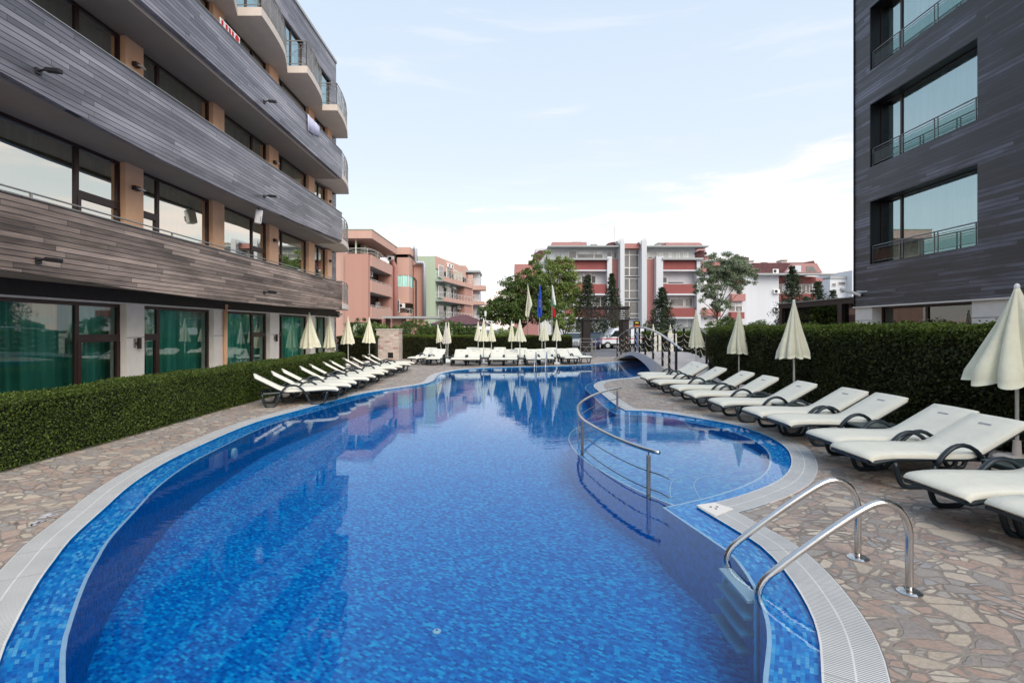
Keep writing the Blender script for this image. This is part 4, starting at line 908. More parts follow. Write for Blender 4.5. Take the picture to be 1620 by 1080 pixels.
MB().box(-18.2, -16.3, 71.1, 71.19, 2.4, 7.0).build('green_wall', M['mint_lt'], cb); fwin(cb, (575, 810, 612, 920), 71.0, .1, cl_, (.5,))
MB().box(-16.2, -14.6, 71.4, 76, 2.9, 4.0).build('balcony_front', M['coral_lt'], cb); railing(cb, [(-16.1, 71.3), (-14.6, 71.3), (-14.6, 75)], 3.7, .9, False, 1.8, 'white_paint', 'balcony_rail')
for x, y, z, l in ((-16.6, 71.0, 9.0, 'air conditioner left of the glazed bay on the coral block'), (-15.5, 71.1, 5.0, 'air conditioner under the projecting bay of the coral block'), (-17.0, 71., 11.6, 'air conditioner below the upper canopy of the bay block')): ac(l, x, y, z)
t = thing('coral_chimney_stack', 'square coral stair tower carrying the grey flue', 'tower', (-13.7, 75, 0)); MB().box(-14.4, -13.1, 74., 76.5, 0, PZ(419.5, 74)).build('tower_wall', M['coral'], t); MB().box(-14.5, -13.0, 73.9, 76.6, PZ(419.5, 74), PZ(419.5, 74)+.12).build('tower_cap', M['coral_lt'], t)
MB().tube([(-14.3,73.9,9.2),(-14.0,73.85,8.8),(-14.0,73.85,2)], .09, 6).build('downpipe', M['dark_recess'], t)
t = thing('flue_pipe', 'silver-grey kinked flue with a hooked top rising above the coral tower', 'pipe', (-13.2, 73.5, 0))
zt = PZ(393, 73.5); px_ = lambda a: PX(530+a/6, 73.5); pz_ = lambda b: PZ(340+b/6, 73.5)
MB().tube([(px_(748), 73.5, pz_(330)), (px_(752), 73.5, pz_(312)), (px_(765), 73.5, pz_(325)), (px_(768), 73.5, pz_(440)), (px_(775), 73.5, pz_(455)), (px_(835), 73.5, pz_(452)), (px_(848), 73.5, pz_(470)), (px_(848), 73.5, pz_(980))], .26, 10).build('pipe', M['pipe'], t, smooth=True)
# mint block with its oblique balcony front
gn = thing('mint_apartment_block', 'mint green apartment block with coral-edged balconies receding to the right', 'building', (-11, 84, 0))
A, B_ = Vector((-11.55, 76.)), Vector((-8.3, 90.5)); ud = (B_-A).normalized(); nd = Vector((ud.y, -ud.x))
def obl(s0, s1, o0, o1): return [tuple(A+ud*s0+nd*o0), tuple(A+ud*s1+nd*o0), tuple(A+ud*s1+nd*o1), tuple(A+ud*s0+nd*o1)]
MB().prism([(-18.5, 76), (-11.55, 76), tuple(B_-nd*1.4), (-18, 90)], 0, PZ(405, 76)).build('wall', M['mint'], gn)
MB().prism(obl(0, 14.8, -.4, .05), PZ(405, 76)-1.8, PZ(405, 76)+.02).build('top_wall', M['coral_lt'], gn)
L_ = (B_-A).length
for z0, z1 in ((PZ(445, 76), PZ(437.5, 76)), (PZ(476.5, 76), PZ(470, 76))):
    MB().prism(obl(.1, L_, -.6, 1.35), z0, z0+.2).build('balcony_floor', M['grey_trim'], gn)
    q = MB().prism(obl(.1, L_, 1.3, 1.45), z0, z1).build('balcony_front', M['coral_lt'], gn)
    railing(gn, [tuple(A+ud*.2+nd*1.4), tuple(A+ud*L_+nd*1.4)], z1-.1, .9, False, 1.6, 'white_paint', 'balcony_rail'); railing(gn, [tuple(A+ud*.2), tuple(A+ud*.2+nd*1.4)], z1-.1, .9, False, 1.4, 'white_paint', 'balcony_rail')
railing(gn, [tuple(A+ud*.2+nd*1.4), tuple(A+ud*L_+nd*1.4)], PZ(502, 76), .9, False, 1.6, 'white_paint', 'balcony_rail')
for k, s_ in enumerate((1.2, 4.8, 8.2)):
    for z in (PZ(470, 76), PZ(502, 76), PZ(437, 76)):
        w_ = MB().prism(obl(s_, s_+2.2, -.02, .08 if z < 9 else .12), z+.05, z+1.9).build('balcony_door', M['white_paint'], gn); MB().prism(obl(s_+.15, s_+2.05, .08, .12 if z < 9 else .15), z+.15, z+1.8).build('pane', M['glass_far'], w_)
for z0, z1 in ((PZ(476, 76)+1.4, PZ(445, 76)), (PZ(502, 76), PZ(476.5, 76))): MB().prism(obl(10.6, 14.7, -.3, 1.2), z0-1., z1).build('recess_wall', M['coral'], gn)
MB().prism(obl(7, 9.5, .5, 1.2), PZ(437.5, 76), PZ(421, 76)).build('terrace_screen', M['awning'], gn)
for s_, z, l in ((5.2, PZ(413, 76), 'left of the pair of air conditioners on the mint block parapet'), (6.6, PZ(413.5, 76), 'right of the pair of air conditioners on the mint block parapet'), (4.2, PZ(449, 76), 'air conditioner on the upper balcony of the mint block'), (10., PZ(482, 76), 'air conditioner deep in the lower balcony of the mint block')):
    p = A+ud*s_+nd*(.3 if z > 8.5 else .4); ac(l, p.x, p.y, z, 1.35)
lb = thing('far_coral_house', 'last coral and white house with two end balconies before the big tree', 'building', (-7, 97, 0)); Y_ = 95.
cvx = cl_
MB().box(PX(cl_(1128,0)[0], Y_), PX(cl_(1240,0)[0], Y_), Y_, Y_+6, 8, PZ(cl_(0,480)[1], Y_)).build('rear_wall', M['coral_lt'], lb)
facade_part(lb, 'wall', 'coral', [(1200, 570, 1312, 980)], Y_, 0, 5, cl_); facade_part(lb, 'front_pier', 'coral_lt', [(1262, 570, 1312, 975)], Y_, .3, .2, cl_); facade_part(lb, 'white_wall', 'white_wall', [(1225, 540, 1365, 980)], Y_, -1, 8, cl_)
facade_part(lb, 'balcony_front', 'coral_lt', [(1312, 672, 1428, 712), (1312, 822, 1415, 852)], Y_, .6, 3, cl_); facade_part(lb, 'roof', 'grey_trim', [(1215, 528, 1378, 545)], Y_, .4, 7, cl_)
for zb in (672, 822): railing(lb, [(PX(cl_(1312,0)[0],Y_), Y_-.5), (PX(cl_(1425,0)[0],Y_), Y_-.5)], PZ(cl_(0,zb)[1], Y_), 1.2, False, 1.3, 'white_paint', 'balcony_rail')
# low pavilion roof and carport beam
pr = thing('tiled_pavilion', 'low pavilion with a maroon hipped roof behind the far hedge', 'building', (PX(730,46), 48, 0)); Yq = 46.
MB().add([(PX(684,Yq),Yq-2,PZ(513,Yq)),(PX(770,Yq),Yq-2,PZ(513,Yq)),(PX(775,Yq),Yq+6,PZ(513,Yq)),(PX(680,Yq),Yq+6,PZ(513,Yq)),(PX(722,Yq),Yq+2,PZ(497,Yq)),(PX(735,Yq),Yq+2,PZ(497,Yq))], [(0,1,5,4),(1,2,5),(2,3,4,5),(3,0,4),(3,2,1,0)]).build('roof', M['roof_red'], pr)
MB().box(PX(686,Yq), PX(772,Yq), Yq-1.6, Yq+5, PZ(513,Yq)-.16, PZ(513,Yq)-.005).build('eaves', M['grey_trim'], pr)
for px0 in (690, 714, 740, 766): MB().box(PX(px0,Yq)-.1, PX(px0,Yq)+.1, Yq-1.3, Yq-1.1, 0, PZ(513,Yq)-.16).build('post', M['bark'], pr)
MB().box(PX(688,Yq), PX(712,Yq), Yq-1, Yq-.8, 0, 1.9).build('wall_panel', M['car_silver'], pr); MB().box(PX(640,Yq), PX(700,Yq), Yq+3, Yq+3.2, 0, 1.9).build('rear_wall', M['coral'], pr)
ct = thing('flat_canopy', 'flat grey entrance canopy on a coral wall behind the stone block', 'canopy', (PX(650,52), 52, 0)); MB().box(PX(612,52), PX(700,52), 50, 54, PZ(504,52), PZ(501,52)).build('canopy_roof', M['grey_trim'], ct); MB().box(PX(624,52), PX(638,52), 51, 53.5, 0, PZ(504,52)).build('wall', M['coral'], ct)
MB().box(PX(606,52), PX(612,52), 51.5, 53.5, 0, PZ(504,52)).build('pier', M['coral'], ct)

# ------------------------------------------------------------------ sun loungers
def make_lounger():
    t = thing('sun_lounger', 'cream cushioned sun lounger', 'sun lounger', (0,0,0), world=False)
    prof = [(0.0,.318),(.03,.352),(.12,.372),(.30,.384),(.60,.380),(.95,.372),(1.14,.380),(1.24,.415),(1.45,.535),(1.70,.680),(1.775,.722),(1.80,.715)]
    # cushion: swept profile with soft edges
    ws = [(-.335,-.045),(-.335,-.012),(-.322,0.),(-.16,.004),(0,.005),(.16,.004),(.322,0.),(.335,-.012),(.335,-.045)]
    mb = MB(); rows = []; PP = catmull(prof, .05)
    for i, (x, z) in enumerate(PP):
        a = PP[max(0, i-1)]; b = PP[min(len(PP)-1, i+1)]; tx, tz = b[0]-a[0], b[1]-a[1]; l = math.hypot(tx, tz); nx, nz = -tz/l, tx/l
        for y, o in ws: mb.v.append((x+nx*o, y, z+nz*o))
        for y in (.335, -.335): mb.v.append((x-nx*.058, y, z-nz*.058))
    n = 11; m = len(PP)
    for i in range(m-1):
        for k in range(n): mb.f.append((i*n+k, i*n+(k+1) % n, (i+1)*n+(k+1) % n, (i+1)*n+k))
    mb.f += [tuple(range(n))[::-1], tuple((m-1)*n+k for k in range(n))]
    cu = mb.build('cushion', M['cushion'], t, smooth=False)
    me = cu.data; me.polygons.foreach_set('use_smooth', [len(p.vertices) == 4 for p in me.polygons])
    md = cu.modifiers.new('bevel', 'BEVEL'); md.width = .012; md.segments = 2; md.limit_method = 'ANGLE'; md.angle_limit = radians(50)
    MB().obox((1.62,.0,.642), .028,.15,.003, 0, 0, -.52).build('printed_mark', M['grey_print'], cu)
    cu2 = MB(); 
    fr = MB(); pl = lambda pts, w_: [fr.tube([(x, y, z) for x, z in pts], .024, 6) for y in w_]
    pl([(.02,.285),(.06,.275),(.30,.315),(1.16,.31),(1.62,.30)], (-.315,.315)); 
    for x in (.06,.25,.44,.63,.82,1.01): fr.box(x-.055, x+.055, -.31, .31, .295 if x > .1 else .27, .318 if x > .1 else .30)
    fr.build('base_frame', M['lounger_plastic'], t)
    bk = MB(); 
    for y in (-.305,.305): bk.tube([(1.16,y,.31),(1.26,y,.345),(1.48,y,.475),(1.78,y,.65)], .024, 6)
    for k in range(5): bk.obox((1.27+.115*k, 0, .36+.066*k), .07,.60,.015, 0, 0, -.52)
    bk.tube([(1.50,-.2,.47),(1.44,-.2,.30)], .014, 6).tube([(1.50,.2,.47),(1.44,.2,.30)], .014, 6).build('backrest', M['lounger_plastic'], t)
    for y in (-.355,.355):
        MB().tube(catmull([(1.64,y,.30),(1.60,y,.12),(1.56,y,.035),(1.50,y,.022),(1.42,y,.022),(1.36,y,.06),(1.27,y,.29)], .05), .024, 8, flat=1.15).build('leg', M['lounger_plastic'], t, smooth=True)
        MB().tube(catmull([(1.27,y,.29),(1.17,y,.42),(1.04,y,.475),(.92,y,.45),(.80,y,.35),(.73,y,.25)], .05), .024, 8, flat=1.35).build('armrest', M['lounger_plastic'], t, smooth=True)
        MB().tube(catmull([(.73,y,.25),(.66,y,.10),(.60,y,.03),(.54,y,.022),(.42,y,.022),(.35,y,.05),(.27,y,.29)], .05), .024, 8, flat=1.15).build('leg', M['lounger_plastic'], t, smooth=True)
    return t
proto_l = make_lounger(); used = [True]
def lounger(x, y, rz, label, group): 
    first = used[0]; used[0] = False
    return place(proto_l, first, (x, y, 0), rz, label, group)
ordn = ['first','second','third','fourth','fifth','sixth','seventh','eighth','ninth','tenth','eleventh','twelfth','thirteenth','fourteenth','fifteenth','sixteenth']
# right row (foot towards the pool); far corner of the foot edge measured
RG = [(3.90,4.18,.02),(3.81,4.92,.03),(3.90,6.21,.02),(4.06,6.99,.0),(4.13,8.22,.0),(4.08,9.0,-.01),(3.93,10.15,-.02),(3.84,11.35,-.01),(3.90,12.5,.0),(3.80,13.8,.02),(3.84,15.15,.03),(3.98,16.05,.03)]
for i, (x, yf, rz) in enumerate(RG):
    yc = yf-.335
    lounger(x+random.uniform(-.01,.01), yc, rz, ('cream lounger %s from the camera in the right row before the tall dark hedge' % ordn[i]) if i else 'cream lounger nearest the camera in the right row, cut off by the frame', 'loungers along the tall right hedge')
# left row
LF = [(-4.40,12.55,28),(-4.36,13.3,29),(-4.42,14.0,28),(-4.33,14.9,27),(-4.38,15.7,28),(-4.36,16.7,27),(-4.42,17.45,27),(-4.44,18.75,28),(-4.40,19.55,27),(-4.30,20.7,26),(-4.36,21.7,27)]
for i, (fx, fy, a) in enumerate(LF):
    a = radians(a); cx_, cy_ = fx+.335*sin(a), fy-.335*cos(a)
    lounger(cx_, cy_, a+pi, 'cream lounger %s from the camera in the left row beside the low hedge' % ordn[i], 'loungers along the low left hedge')
# far row, feet towards the pool
FF = [(651,24.5,-38,.0),(667,26.0,-8,0),(684.5,24.0,0,0),(724,23.6,0,0),(744,26.3,0,0),(747,23.6,0,0),(764,25.6,0,0),(785,23.6,0,0),(791,26.4,0,0),(807,23.6,0,0),(823,25.2,-3,0),(844,23.8,3,0),(866,24.2,4,0),(880,25.8,6,0),(905,24.6,14,0),(928,25.2,16,0)]
places = ['turned sideways beside the stone block','standing behind the one turned sideways by the stone block','standing alone between the stone block and the leaning parasols','just right of the leaning parasols','in the rear line behind the gap right of the leaning parasols','in front of the rear one right of the leaning parasols',
 'standing back under the middle of the three clustered parasols','just right of the three clustered parasols, front line','in the rear line behind the pair at the centre of the far row','the right one of the pair at the centre of the far row','standing back under the widest far parasol',
 'just left of the distant ladder','directly behind the distant ladder','standing back below the rightmost far parasol','next to last before the metal gate','last in the far row, beside the metal gate']
for i, (px_c, y, a, _) in enumerate(FF):
    a = radians(a); x = PX(px_c, y); lounger(x, y, pi/2+a+random.uniform(-.03,.03), 'cream lounger %s' % places[i], 'loungers in the far row')
# ------------------------------------------------------------------ side tables
def make_table():
    t = thing('side_table', 'dark green plastic side table', 'table', (0,0,0), 'side tables between the loungers', world=False)
    MB().box(-.25,.25,-.22,.22,.335,.365).build('table_top', M['table_plastic'], t, bevel=.015)
    MB().box(-.225,.225,-.195,.195,.30,.334).build('apron', M['table_plastic'], t)
    for sx in (-1,1):
        for sy in (-1,1): MB().tube([(sx*.20,sy*.17,.31),(sx*.225,sy*.19,.0)], [.026,.02], 8).build('leg', M['table_plastic'], t)
    return t
pt = make_table()
tabs = [(5.25,5.19,.05,'dark green side table between the second and third loungers of the right row'),(5.2,7.34,0,'dark green side table between the fourth and fifth loungers of the right row'),(5.1,9.45,0,'dark green side table between the sixth and seventh loungers of the right row'),
        (5.2,10.75,0,'dark green side table between the seventh and eighth loungers of the right row'),(5.1,13.0,0,'dark green side table between the ninth and tenth loungers of the right row'),
        (PX(709,25.1),25.1,0,'dark side table at the foot of the leaning parasols in the far row'),(PX(765,24.4),24.6,0,'dark side table at the foot of the tallest far parasol'),(PX(825.5,24.1),24.3,0,'dark side table at the foot of the widest far parasol'),(PX(894,26.3),26.3,0,'dark side table behind the last two far loungers')]
for i, (x, y, r, l) in enumerate(tabs): place(pt, i == 0, (x, y, 0), r, l, 'side tables between the loungers')
# ------------------------------------------------------------------ closed parasols
def canopy_mesh(R, top, bot, seed, droop=0., mat='canvas'):
    rnd = random.Random(seed); mb = MB(); n = 72; m = 16; ph = rnd.random()*6; L = top-bot
    amp = [rnd.uniform(.75, 1.2) for _ in range(8)]; off = [rnd.uniform(-.18, .18) for _ in range(8)]; bl = [rnd.uniform(-.035, .02) for _ in range(8)]
    for j in range(m+1):
        t_ = j/m; 
        for k in range(n):
            a = 2*pi*k/n+ph; q = (k/n*8) % 8; i0 = int(q); f_ = q-i0
            fold = abs(sin(pi*(f_+off[i0]*sin(pi*f_))))**.75
            r = R*(t_**1.0)*(.50+.50*fold*amp[i0]*(.5+.5*t_)) * (1-.10*max(0, t_-.88)/.12) + .022
            r *= 1+.03*sin(5*a+t_*7+seed)
            z = top-L*t_ + (t_**6)*(bl[i0]*sin(pi*f_)+(.035*(1-fold))) - droop*(t_**3)*max(0, cos(a-1.2))*.25
            sw = .10*R*sin(t_*3+seed)*t_
            mb.v.append((r*cos(a+.25*t_)+sw*.4, r*sin(a+.25*t_)+sw*.3, z))
    for j in range(m):
        for k in range(n): mb.f.append((j*n+k, (j+1)*n+k, (j+1)*n+(k+1) % n, j*n+(k+1) % n))
    mb.f.append(tuple(m*n+k for k in range(n)))
    mb.f.append(tuple(range(n)))
    return mb
def parasol(x, y, top, bot, R, label, seed, tilt=(0., 0.), mat='canvas', group='closed cream parasols', droop=0.):
    t = thing('parasol', label, 'parasol', (x, y, 0), group, world=False)
    t.rotation_euler = (tilt[1], tilt[0], 0)
    MB().tube([(0,0,.02),(0,0,top-.02)], .021, 10).build('pole', M['white_paint'], t, smooth=True)
    c = canopy_mesh(R, top, bot, seed, droop).build('canopy', M[mat], t, smooth=True)
    MB().lathe([(.030,-.03),(.032,.01),(.022,.04),(0,.05)], (0,0,top), 10).build('finial', M['white_paint'], t)
    MB().lathe([(.24,0),(.24,.05),(.20,.075),(.05,.08),(.04,.28),(.0,.28)], (0,0,0), 20).build('base', M['white_paint'] if y > 20 else M['concrete'], t)
    return t
pr_ = [  # px, base Y, top z, bottom z, R, tilt
 (1609,6.67,2.30,1.02,.60,(0,0),'canvas','large cream parasol by the tall hedge at the right edge, nearest the camera',1,0),
 (1256,11.5,2.37,1.09,.365,(0,0),'canvas','cream parasol by the tall hedge, between the fifth and seventh right-hand loungers',2,.1),
 (1169,15.2,2.32,1.0,.36,(0,0),'canvas','cream parasol by the tall hedge, one nearer than the parasol at the hedge end',3,.1),
 (1101,18.4,2.39,1.07,.285,(0,0),'canvas','cream parasol at the far end of the tall hedge, before the footbridge',4,0),
 (491,19.9,2.35,1.0,.40,(-.016,0),'canvas','largest cream parasol in the left row, nearest the camera before the glass',5,0),
 (521.5,22.3,2.27,.93,.28,(-.005,0),'canvas','narrow cream parasol with a slumped hem in the left row, second from the camera',6,.9),
 (551,24.3,2.31,1.02,.36,(-.01,0),'canvas','cream parasol in the left row, just left of the one before the stone block',7,0),
 (584.5,26.4,2.31,1.02,.36,(-.006,0),'canvas','cream parasol in the left row, beside the stone block',8,0),
 (701,27.2,1.95,1.04,.22,(-.15,0),'canvas','short leaning cream parasol, left one of the tight cluster of three in the far row',9,0),
 (705.5,26.6,2.04,.97,.21,(0,0),'canvas_pink','faded pinkish parasol in the middle of the tight cluster in the far row',10,0),
 (708,27.6,2.06,1.02,.17,(.03,0),'canvas','thin yellowish parasol, right one of the tight cluster in the far row',11,0),
 (756.5,27.6,2.08,1.12,.22,(0,0),'canvas','slim cream parasol just left of the tallest far parasol',12,0),
 (765,25.2,2.22,1.12,.27,(0,0),'canvas','tallest far parasol, middle of the overlapping three in the far row',13,0),
 (777.5,27.2,2.08,1.08,.26,(0,0),'canvas','cream parasol just right of the tallest far parasol',14,0),
 (809.5,27.4,2.13,1.08,.22,(0,0),'canvas','slim cream parasol just left of the widest far parasol',15,0),
 (822.5,25.0,2.16,1.13,.33,(0,0),'canvas','widest cream parasol in the far row, below the blank cream flag',16,0),
 (857.5,27.4,2.06,1.12,.20,(0,0),'canvas','slim cream parasol, left one of the pair behind the distant ladder',17,0),
 (862.3,26.6,2.17,1.13,.21,(0,0),'canvas','slim cream parasol, right one of the pair behind the distant ladder',18,0),
 (880.5,25.3,2.16,1.17,.25,(0,0),'canvas','rightmost cream parasol of the far row, below the tricolour flag',19,0),
 (1033.5,31.5,2.0,1.02,.22,(0,0),'canvas','cream parasol seen through the left part of the footbridge railing',20,0),
 (1060.5,31.5,1.97,1.02,.23,(0,0),'canvas','cream parasol seen through the right part of the footbridge railing',21,0)]
for (px_, y, tz, bz, R, tl, mt, lab, sd_, dr) in pr_: parasol(PX(px_, y), y, tz, bz, R, lab, sd_, tl, mt, 'closed cream parasols', dr)
# ------------------------------------------------------------------ stone fountain block
sb = thing('stone_block', 'square stone-clad fountain block with a small dark outlet by the far hedge', 'stone wall', (PX(613,28.6), 28.8, 0))
def stonewall():
    m, t, out = newmat('split_stone_cladding'); tc = t.new('ShaderNodeTexCoord').outputs['Object']; x, y, z = t.sep(tc)
    row = t.m('FLOOR', t.m('DIVIDE', z, .12)); wr = t.new('ShaderNodeTexWhiteNoise', noise_dimensions='1D'); t.set(wr.inputs['W'], row)
    cx_ = t.m('FLOOR', t.m('ADD', t.m('DIVIDE', x, .27), t.m('MULTIPLY', wr.outputs[0], 7.)))
    wn = t.new('ShaderNodeTexWhiteNoise', noise_dimensions='3D'); t.set(wn.inputs['Vector'], t.comb(cx_, row, 0.))
    c = t.ramp(wn.outputs[0], [(0, (.50,.42,.37)), (.3, (.64,.57,.51)), (.6, (.56,.43,.37)), (.8, (.72,.66,.60)), (.95, (.42,.24,.20))]); n = t.noise(tc, 5, 4); c = t.mix(t.maprange(n, .3, .7, 0, .5), c, (.5,.42,.36,1))
    princ(t, out, c, .85, 0, .3, t.bump(t.m('ADD', n, wn.outputs[0]), .5, .02)); return m
x0, x1 = PX(595.5, 28.5), PX(631, 28.5); MB().box(x0, x1, 28.5, 29.4, 0, 1.70).build('wall', stonewall(), sb); MB().box(x0-.04, x1+.04, 28.46, 29.44, 1.70, 1.74).build('cap', M['stone_w'], sb)
MB().box(PX(614,28.5), PX(622,28.5), 28.47, 28.52, .12, .42).build('outlet', M['black'], sb)
# ------------------------------------------------------------------ footbridge
br = thing('footbridge', 'arched footbridge over the pool channel with black posts and rope swags', 'bridge', (6.8, 23, 0))
Lp = [(5.40,16.6),(5.50,17.8),(5.58,18.9),(5.64,20.6),(5.67,22.2),(5.70,23.4),(5.76,24.7),(5.85,26.2),(5.92,27.7),(6.02,29.3)]
def bz(y): 
    k = min(1, max(0, (y-16.4)/(29.9-16.4))); return .02+.66*sin(pi*k)**1.15
def lx(y): return interp(y, [(b, a) for a, b in Lp] if False else [(q[1], q[0]) for q in Lp])
def rx(y): return interp(y, [(16.4, 6.9),(18.2,7.0),(19.8,7.7),(22.5,8.0),(29.9,8.1)])
mb = MB(); mi = MB(); ysb = [16.4+13.5*i/40 for i in range(41)]
for y in ysb:
    mb.v += [(lx(y), y, bz(y)), (rx(y), y, bz(y))]
mb.f = [(2*i, 2*i+1, 2*i+3, 2*i+2) for i in range(40)]; mb.build('deck', M['pavement_light'], br)
def soff(y):  # underside: an arch over the water
    k = (y-20.6)/(28.9-20.6)
    return -.03 if k <= 0 or k >= 1 else min(bz(y)-.17, -.03+.52*sin(pi*k)**.6)
for nm, fx in (('side_wall', lx), ('side_wall', rx)):
    s_ = MB(); yy = [16.4+13.5*i/108 for i in range(109)]
    for y in yy: s_.v += [(fx(y), y, soff(y)), (fx(y), y, bz(y)-.003), (fx(y)+(.22 if fx is lx else -.22), y, bz(y)-.003), (fx(y)+(.22 if fx is lx else -.22), y, soff(y))]
    for i in range(108):
        for k in range(4): s_.f.append((4*i+k, 4*i+(k+1) % 4, 4*i+4+(k+1) % 4, 4*i+4+k))
    s_.build(nm, M['concrete'], br)
u = MB(); yy = [20.6+8.3*i/40 for i in range(41)]
for y in yy: u.v += [(lx(y)+.22, y, soff(y)), (rx(y)-.22, y, soff(y))]
u.f = [(2*i, 2*i+2, 2*i+3, 2*i+1) for i in range(40)]; u.build('arch_underside', M['concrete'], br)
mb = MB().box(5.95, 7.9, 16.4, 20.6, -.3, .0); 
ptsL = [(lx(y)+.06, y, bz(y)) for y in (16.9,17.9,18.95,20.4,21.7,22.8,23.7,25.0,26.3,27.8,29.2)]
ptsR = [(rx(y)-.06, y, bz(y)) for y in (19.4,20.8,22.1,23.4,24.8,26.3,27.8,29.2)]
for pts in (ptsL, ptsR):
    for (x, y, z) in pts: MB().box(x-.035, x+.035, y-.035, y+.035, z-.18, z+1.10).build('post', M['black'], br)
    for h_ in (.34, .62, .88):
        for a, b in zip(pts[:-1], pts[1:]):
            q = [(a[0]+(b[0]-a[0])*k/8, a[1]+(b[1]-a[1])*k/8, a[2]+(b[2]-a[2])*k/8+h_-.17*(1-(2*k/8-1)**2)) for k in range(9)]
            MB().tube(q, .012, 5).build('rope', M['chain_rope'], br)
hrL = [(x, y, z+1.14) for x, y, z in ptsL if 18 < y < 26.9]; hrL = [(5.74, 17.0, 1.02)]+hrL
MB().tube(catmull(hrL, .3), .042, 10).build('handrail', M['steel'], br, smooth=True); MB().tube(catmull([(x, y, z+1.14) for x, y, z in ptsL if y > 25.5], .3), .026, 8).build('handrail', M['galv'], br, smooth=True)
MB().tube(catmull([(x, y, z+1.14) for x, y, z in ptsR], .3), .026, 8).build('handrail', M['galv'], br, smooth=True)
# ------------------------------------------------------------------ entrance: timber portal, gate, flags, sign, road
Yp = 38.; cz = lambda a, b: (780+a/4.909, 350+b/4.909)
pg = thing('timber_portal', 'dark slatted timber entrance portal beyond the far loungers', 'gateway', (PX(958, Yp), Yp, 0))
for a, b in ((705, 757), (1008, 1056)):
    for dy_ in (0, 1.1): MB().box(PX(cz(a,0)[0],Yp), PX(cz(b,0)[0],Yp), Yp+dy_, Yp+dy_+.35, 0, PZ(cz(0,765)[1],Yp)).build('post', M['dark_recess'], pg)
zt, zb = PZ(cz(0,662)[1],Yp), PZ(cz(0,770)[1],Yp); 
for k in range(7):
    z = zb+(zt-zb)*(k+.12)/7; 
    for dy_ in (-.06,): MB().box(PX(cz(698,0)[0],Yp), PX(cz(1064,0)[0],Yp), Yp+dy_, Yp+dy_+.05, z, z+(zt-zb)/7*.62).build('slat', M['dark_recess'], pg)
for k in range(12):
    x = PX(cz(704,0)[0],Yp)+(PX(cz(1052,0)[0],Yp)-PX(cz(704,0)[0],Yp))*k/11; MB().box(x-.05, x+.05, Yp-.15, Yp+1.65, zt-.16, zt+.02).build('rafter', M['dark_recess'], pg)
Yg = 31.; gt = thing('metal_gate', 'grey metal gate with crossed bars beside the last far lounger', 'gate', (PX(928, Yg), Yg, 0))
def gate(xa, xb, zt_):
    g = MB()
    for x in (xa, xb): g.box(x-.025, x+.025, Yg-.025, Yg+.025, 0, zt_+.05)
    for z in (.12, zt_*.55, zt_*.82, zt_): g.box(xa, xb, Yg-.012, Yg+.012, z-.014, z+.014)
    n = max(1, round((xb-xa)/.55))
    for i in range(n+1):
        x = xa+(xb-xa)*i/n; g.box(x-.012, x+.012, Yg-.012, Yg+.012, .12, zt_)
    for i in range(n):
        a, b = xa+(xb-xa)*i/n, xa+(xb-xa)*(i+1)/n; g.tube([(a, Yg, .12), (b, Yg, zt_*.82)], .008, 5); g.tube([(b, Yg, .12), (a, Yg, zt_*.82)], .008, 5)
    g.build('gate_leaf', M['galv'], gt)
gate(PX(918,Yg), PX(936,Yg), 1.15); gate(PX(937,Yg), PX(942,Yg), 1.12)
def flag(px_, label, build, Y=36.):
    x = PX(px_, Y); t = thing('flagpole', label, 'flagpole', (x, Y, 0), 'three flagpoles behind the far hedge')
    MB().tube([(x, Y, 0), (x, Y, 4.85)], [.05, .035], 10).lathe([(.05,0),(.05,.05),(0,.08)], (x, Y, 4.85), 8).build('pole', M['galv'], t, smooth=False); build(x, Y, t); return t
def limp(x, Y, t, outline, mat, name='flag', seed=0, y_off=0.):
    """limp hanging flag: rows of (z, x_left, x_right) relative to the pole with hanging folds"""
    mb = MB(); n = 9; rows = catmull(outline, .12)
    for (z, a, b) in rows:
        for k in range(n): s_ = k/(n-1); mb.v.append((x+a+(b-a)*s_, Y-.06+y_off-.07*sin(s_*9+seed+z*.6)*min(1, (b-a)*3), z))
    m = len(rows)
    for i in range(m-1):
        for k in range(n-1): mb.f.append((i*n+k, i*n+k+1, (i+1)*n+k+1, (i+1)*n+k))
    return mb.build(name, M[mat], t, smooth=True, solid=.012)
Zf = lambda py: PZ(py, 36.)
flag(834.7, 'flagpole with the limp blank cream flag, left of the three', lambda x, Y, t: limp(x, Y, t, [(Zf(452),.0,.04),(Zf(466),.0,.16),(Zf(482),-.10,.33),(Zf(490),-.13,.20),(Zf(498),-.17,.12),(Zf(502),-.05,.10)], 'flag_cream'))
def eu(x, Y, t):
    f = limp(x, Y, t, [(Zf(452),-.0,.05),(Zf(464),-.06,.12),(Zf(480),-.14,.16),(Zf(492),-.17,.17),(Zf(499),-.16,.17),(Zf(502),-.06,.10)], 'flag_blue')
    for k in range(8):
        a = k*pi/4+.2; sx, sz = x+.02+.055*cos(a), Zf(480)+.24*sin(a); s_ = MB(); pts = [(sx+(.034 if q % 2 == 0 else .014)*sin(q*pi/5), sz+(.034 if q % 2 == 0 else .014)*cos(q*pi/5)) for q in range(10)]
        s_.extr(pts, 'y', Y-.165, Y-.155).build('star', M['yellow'], f)
flag(853.7, 'flagpole with the limp blue flag and yellow stars, middle of the three', eu)
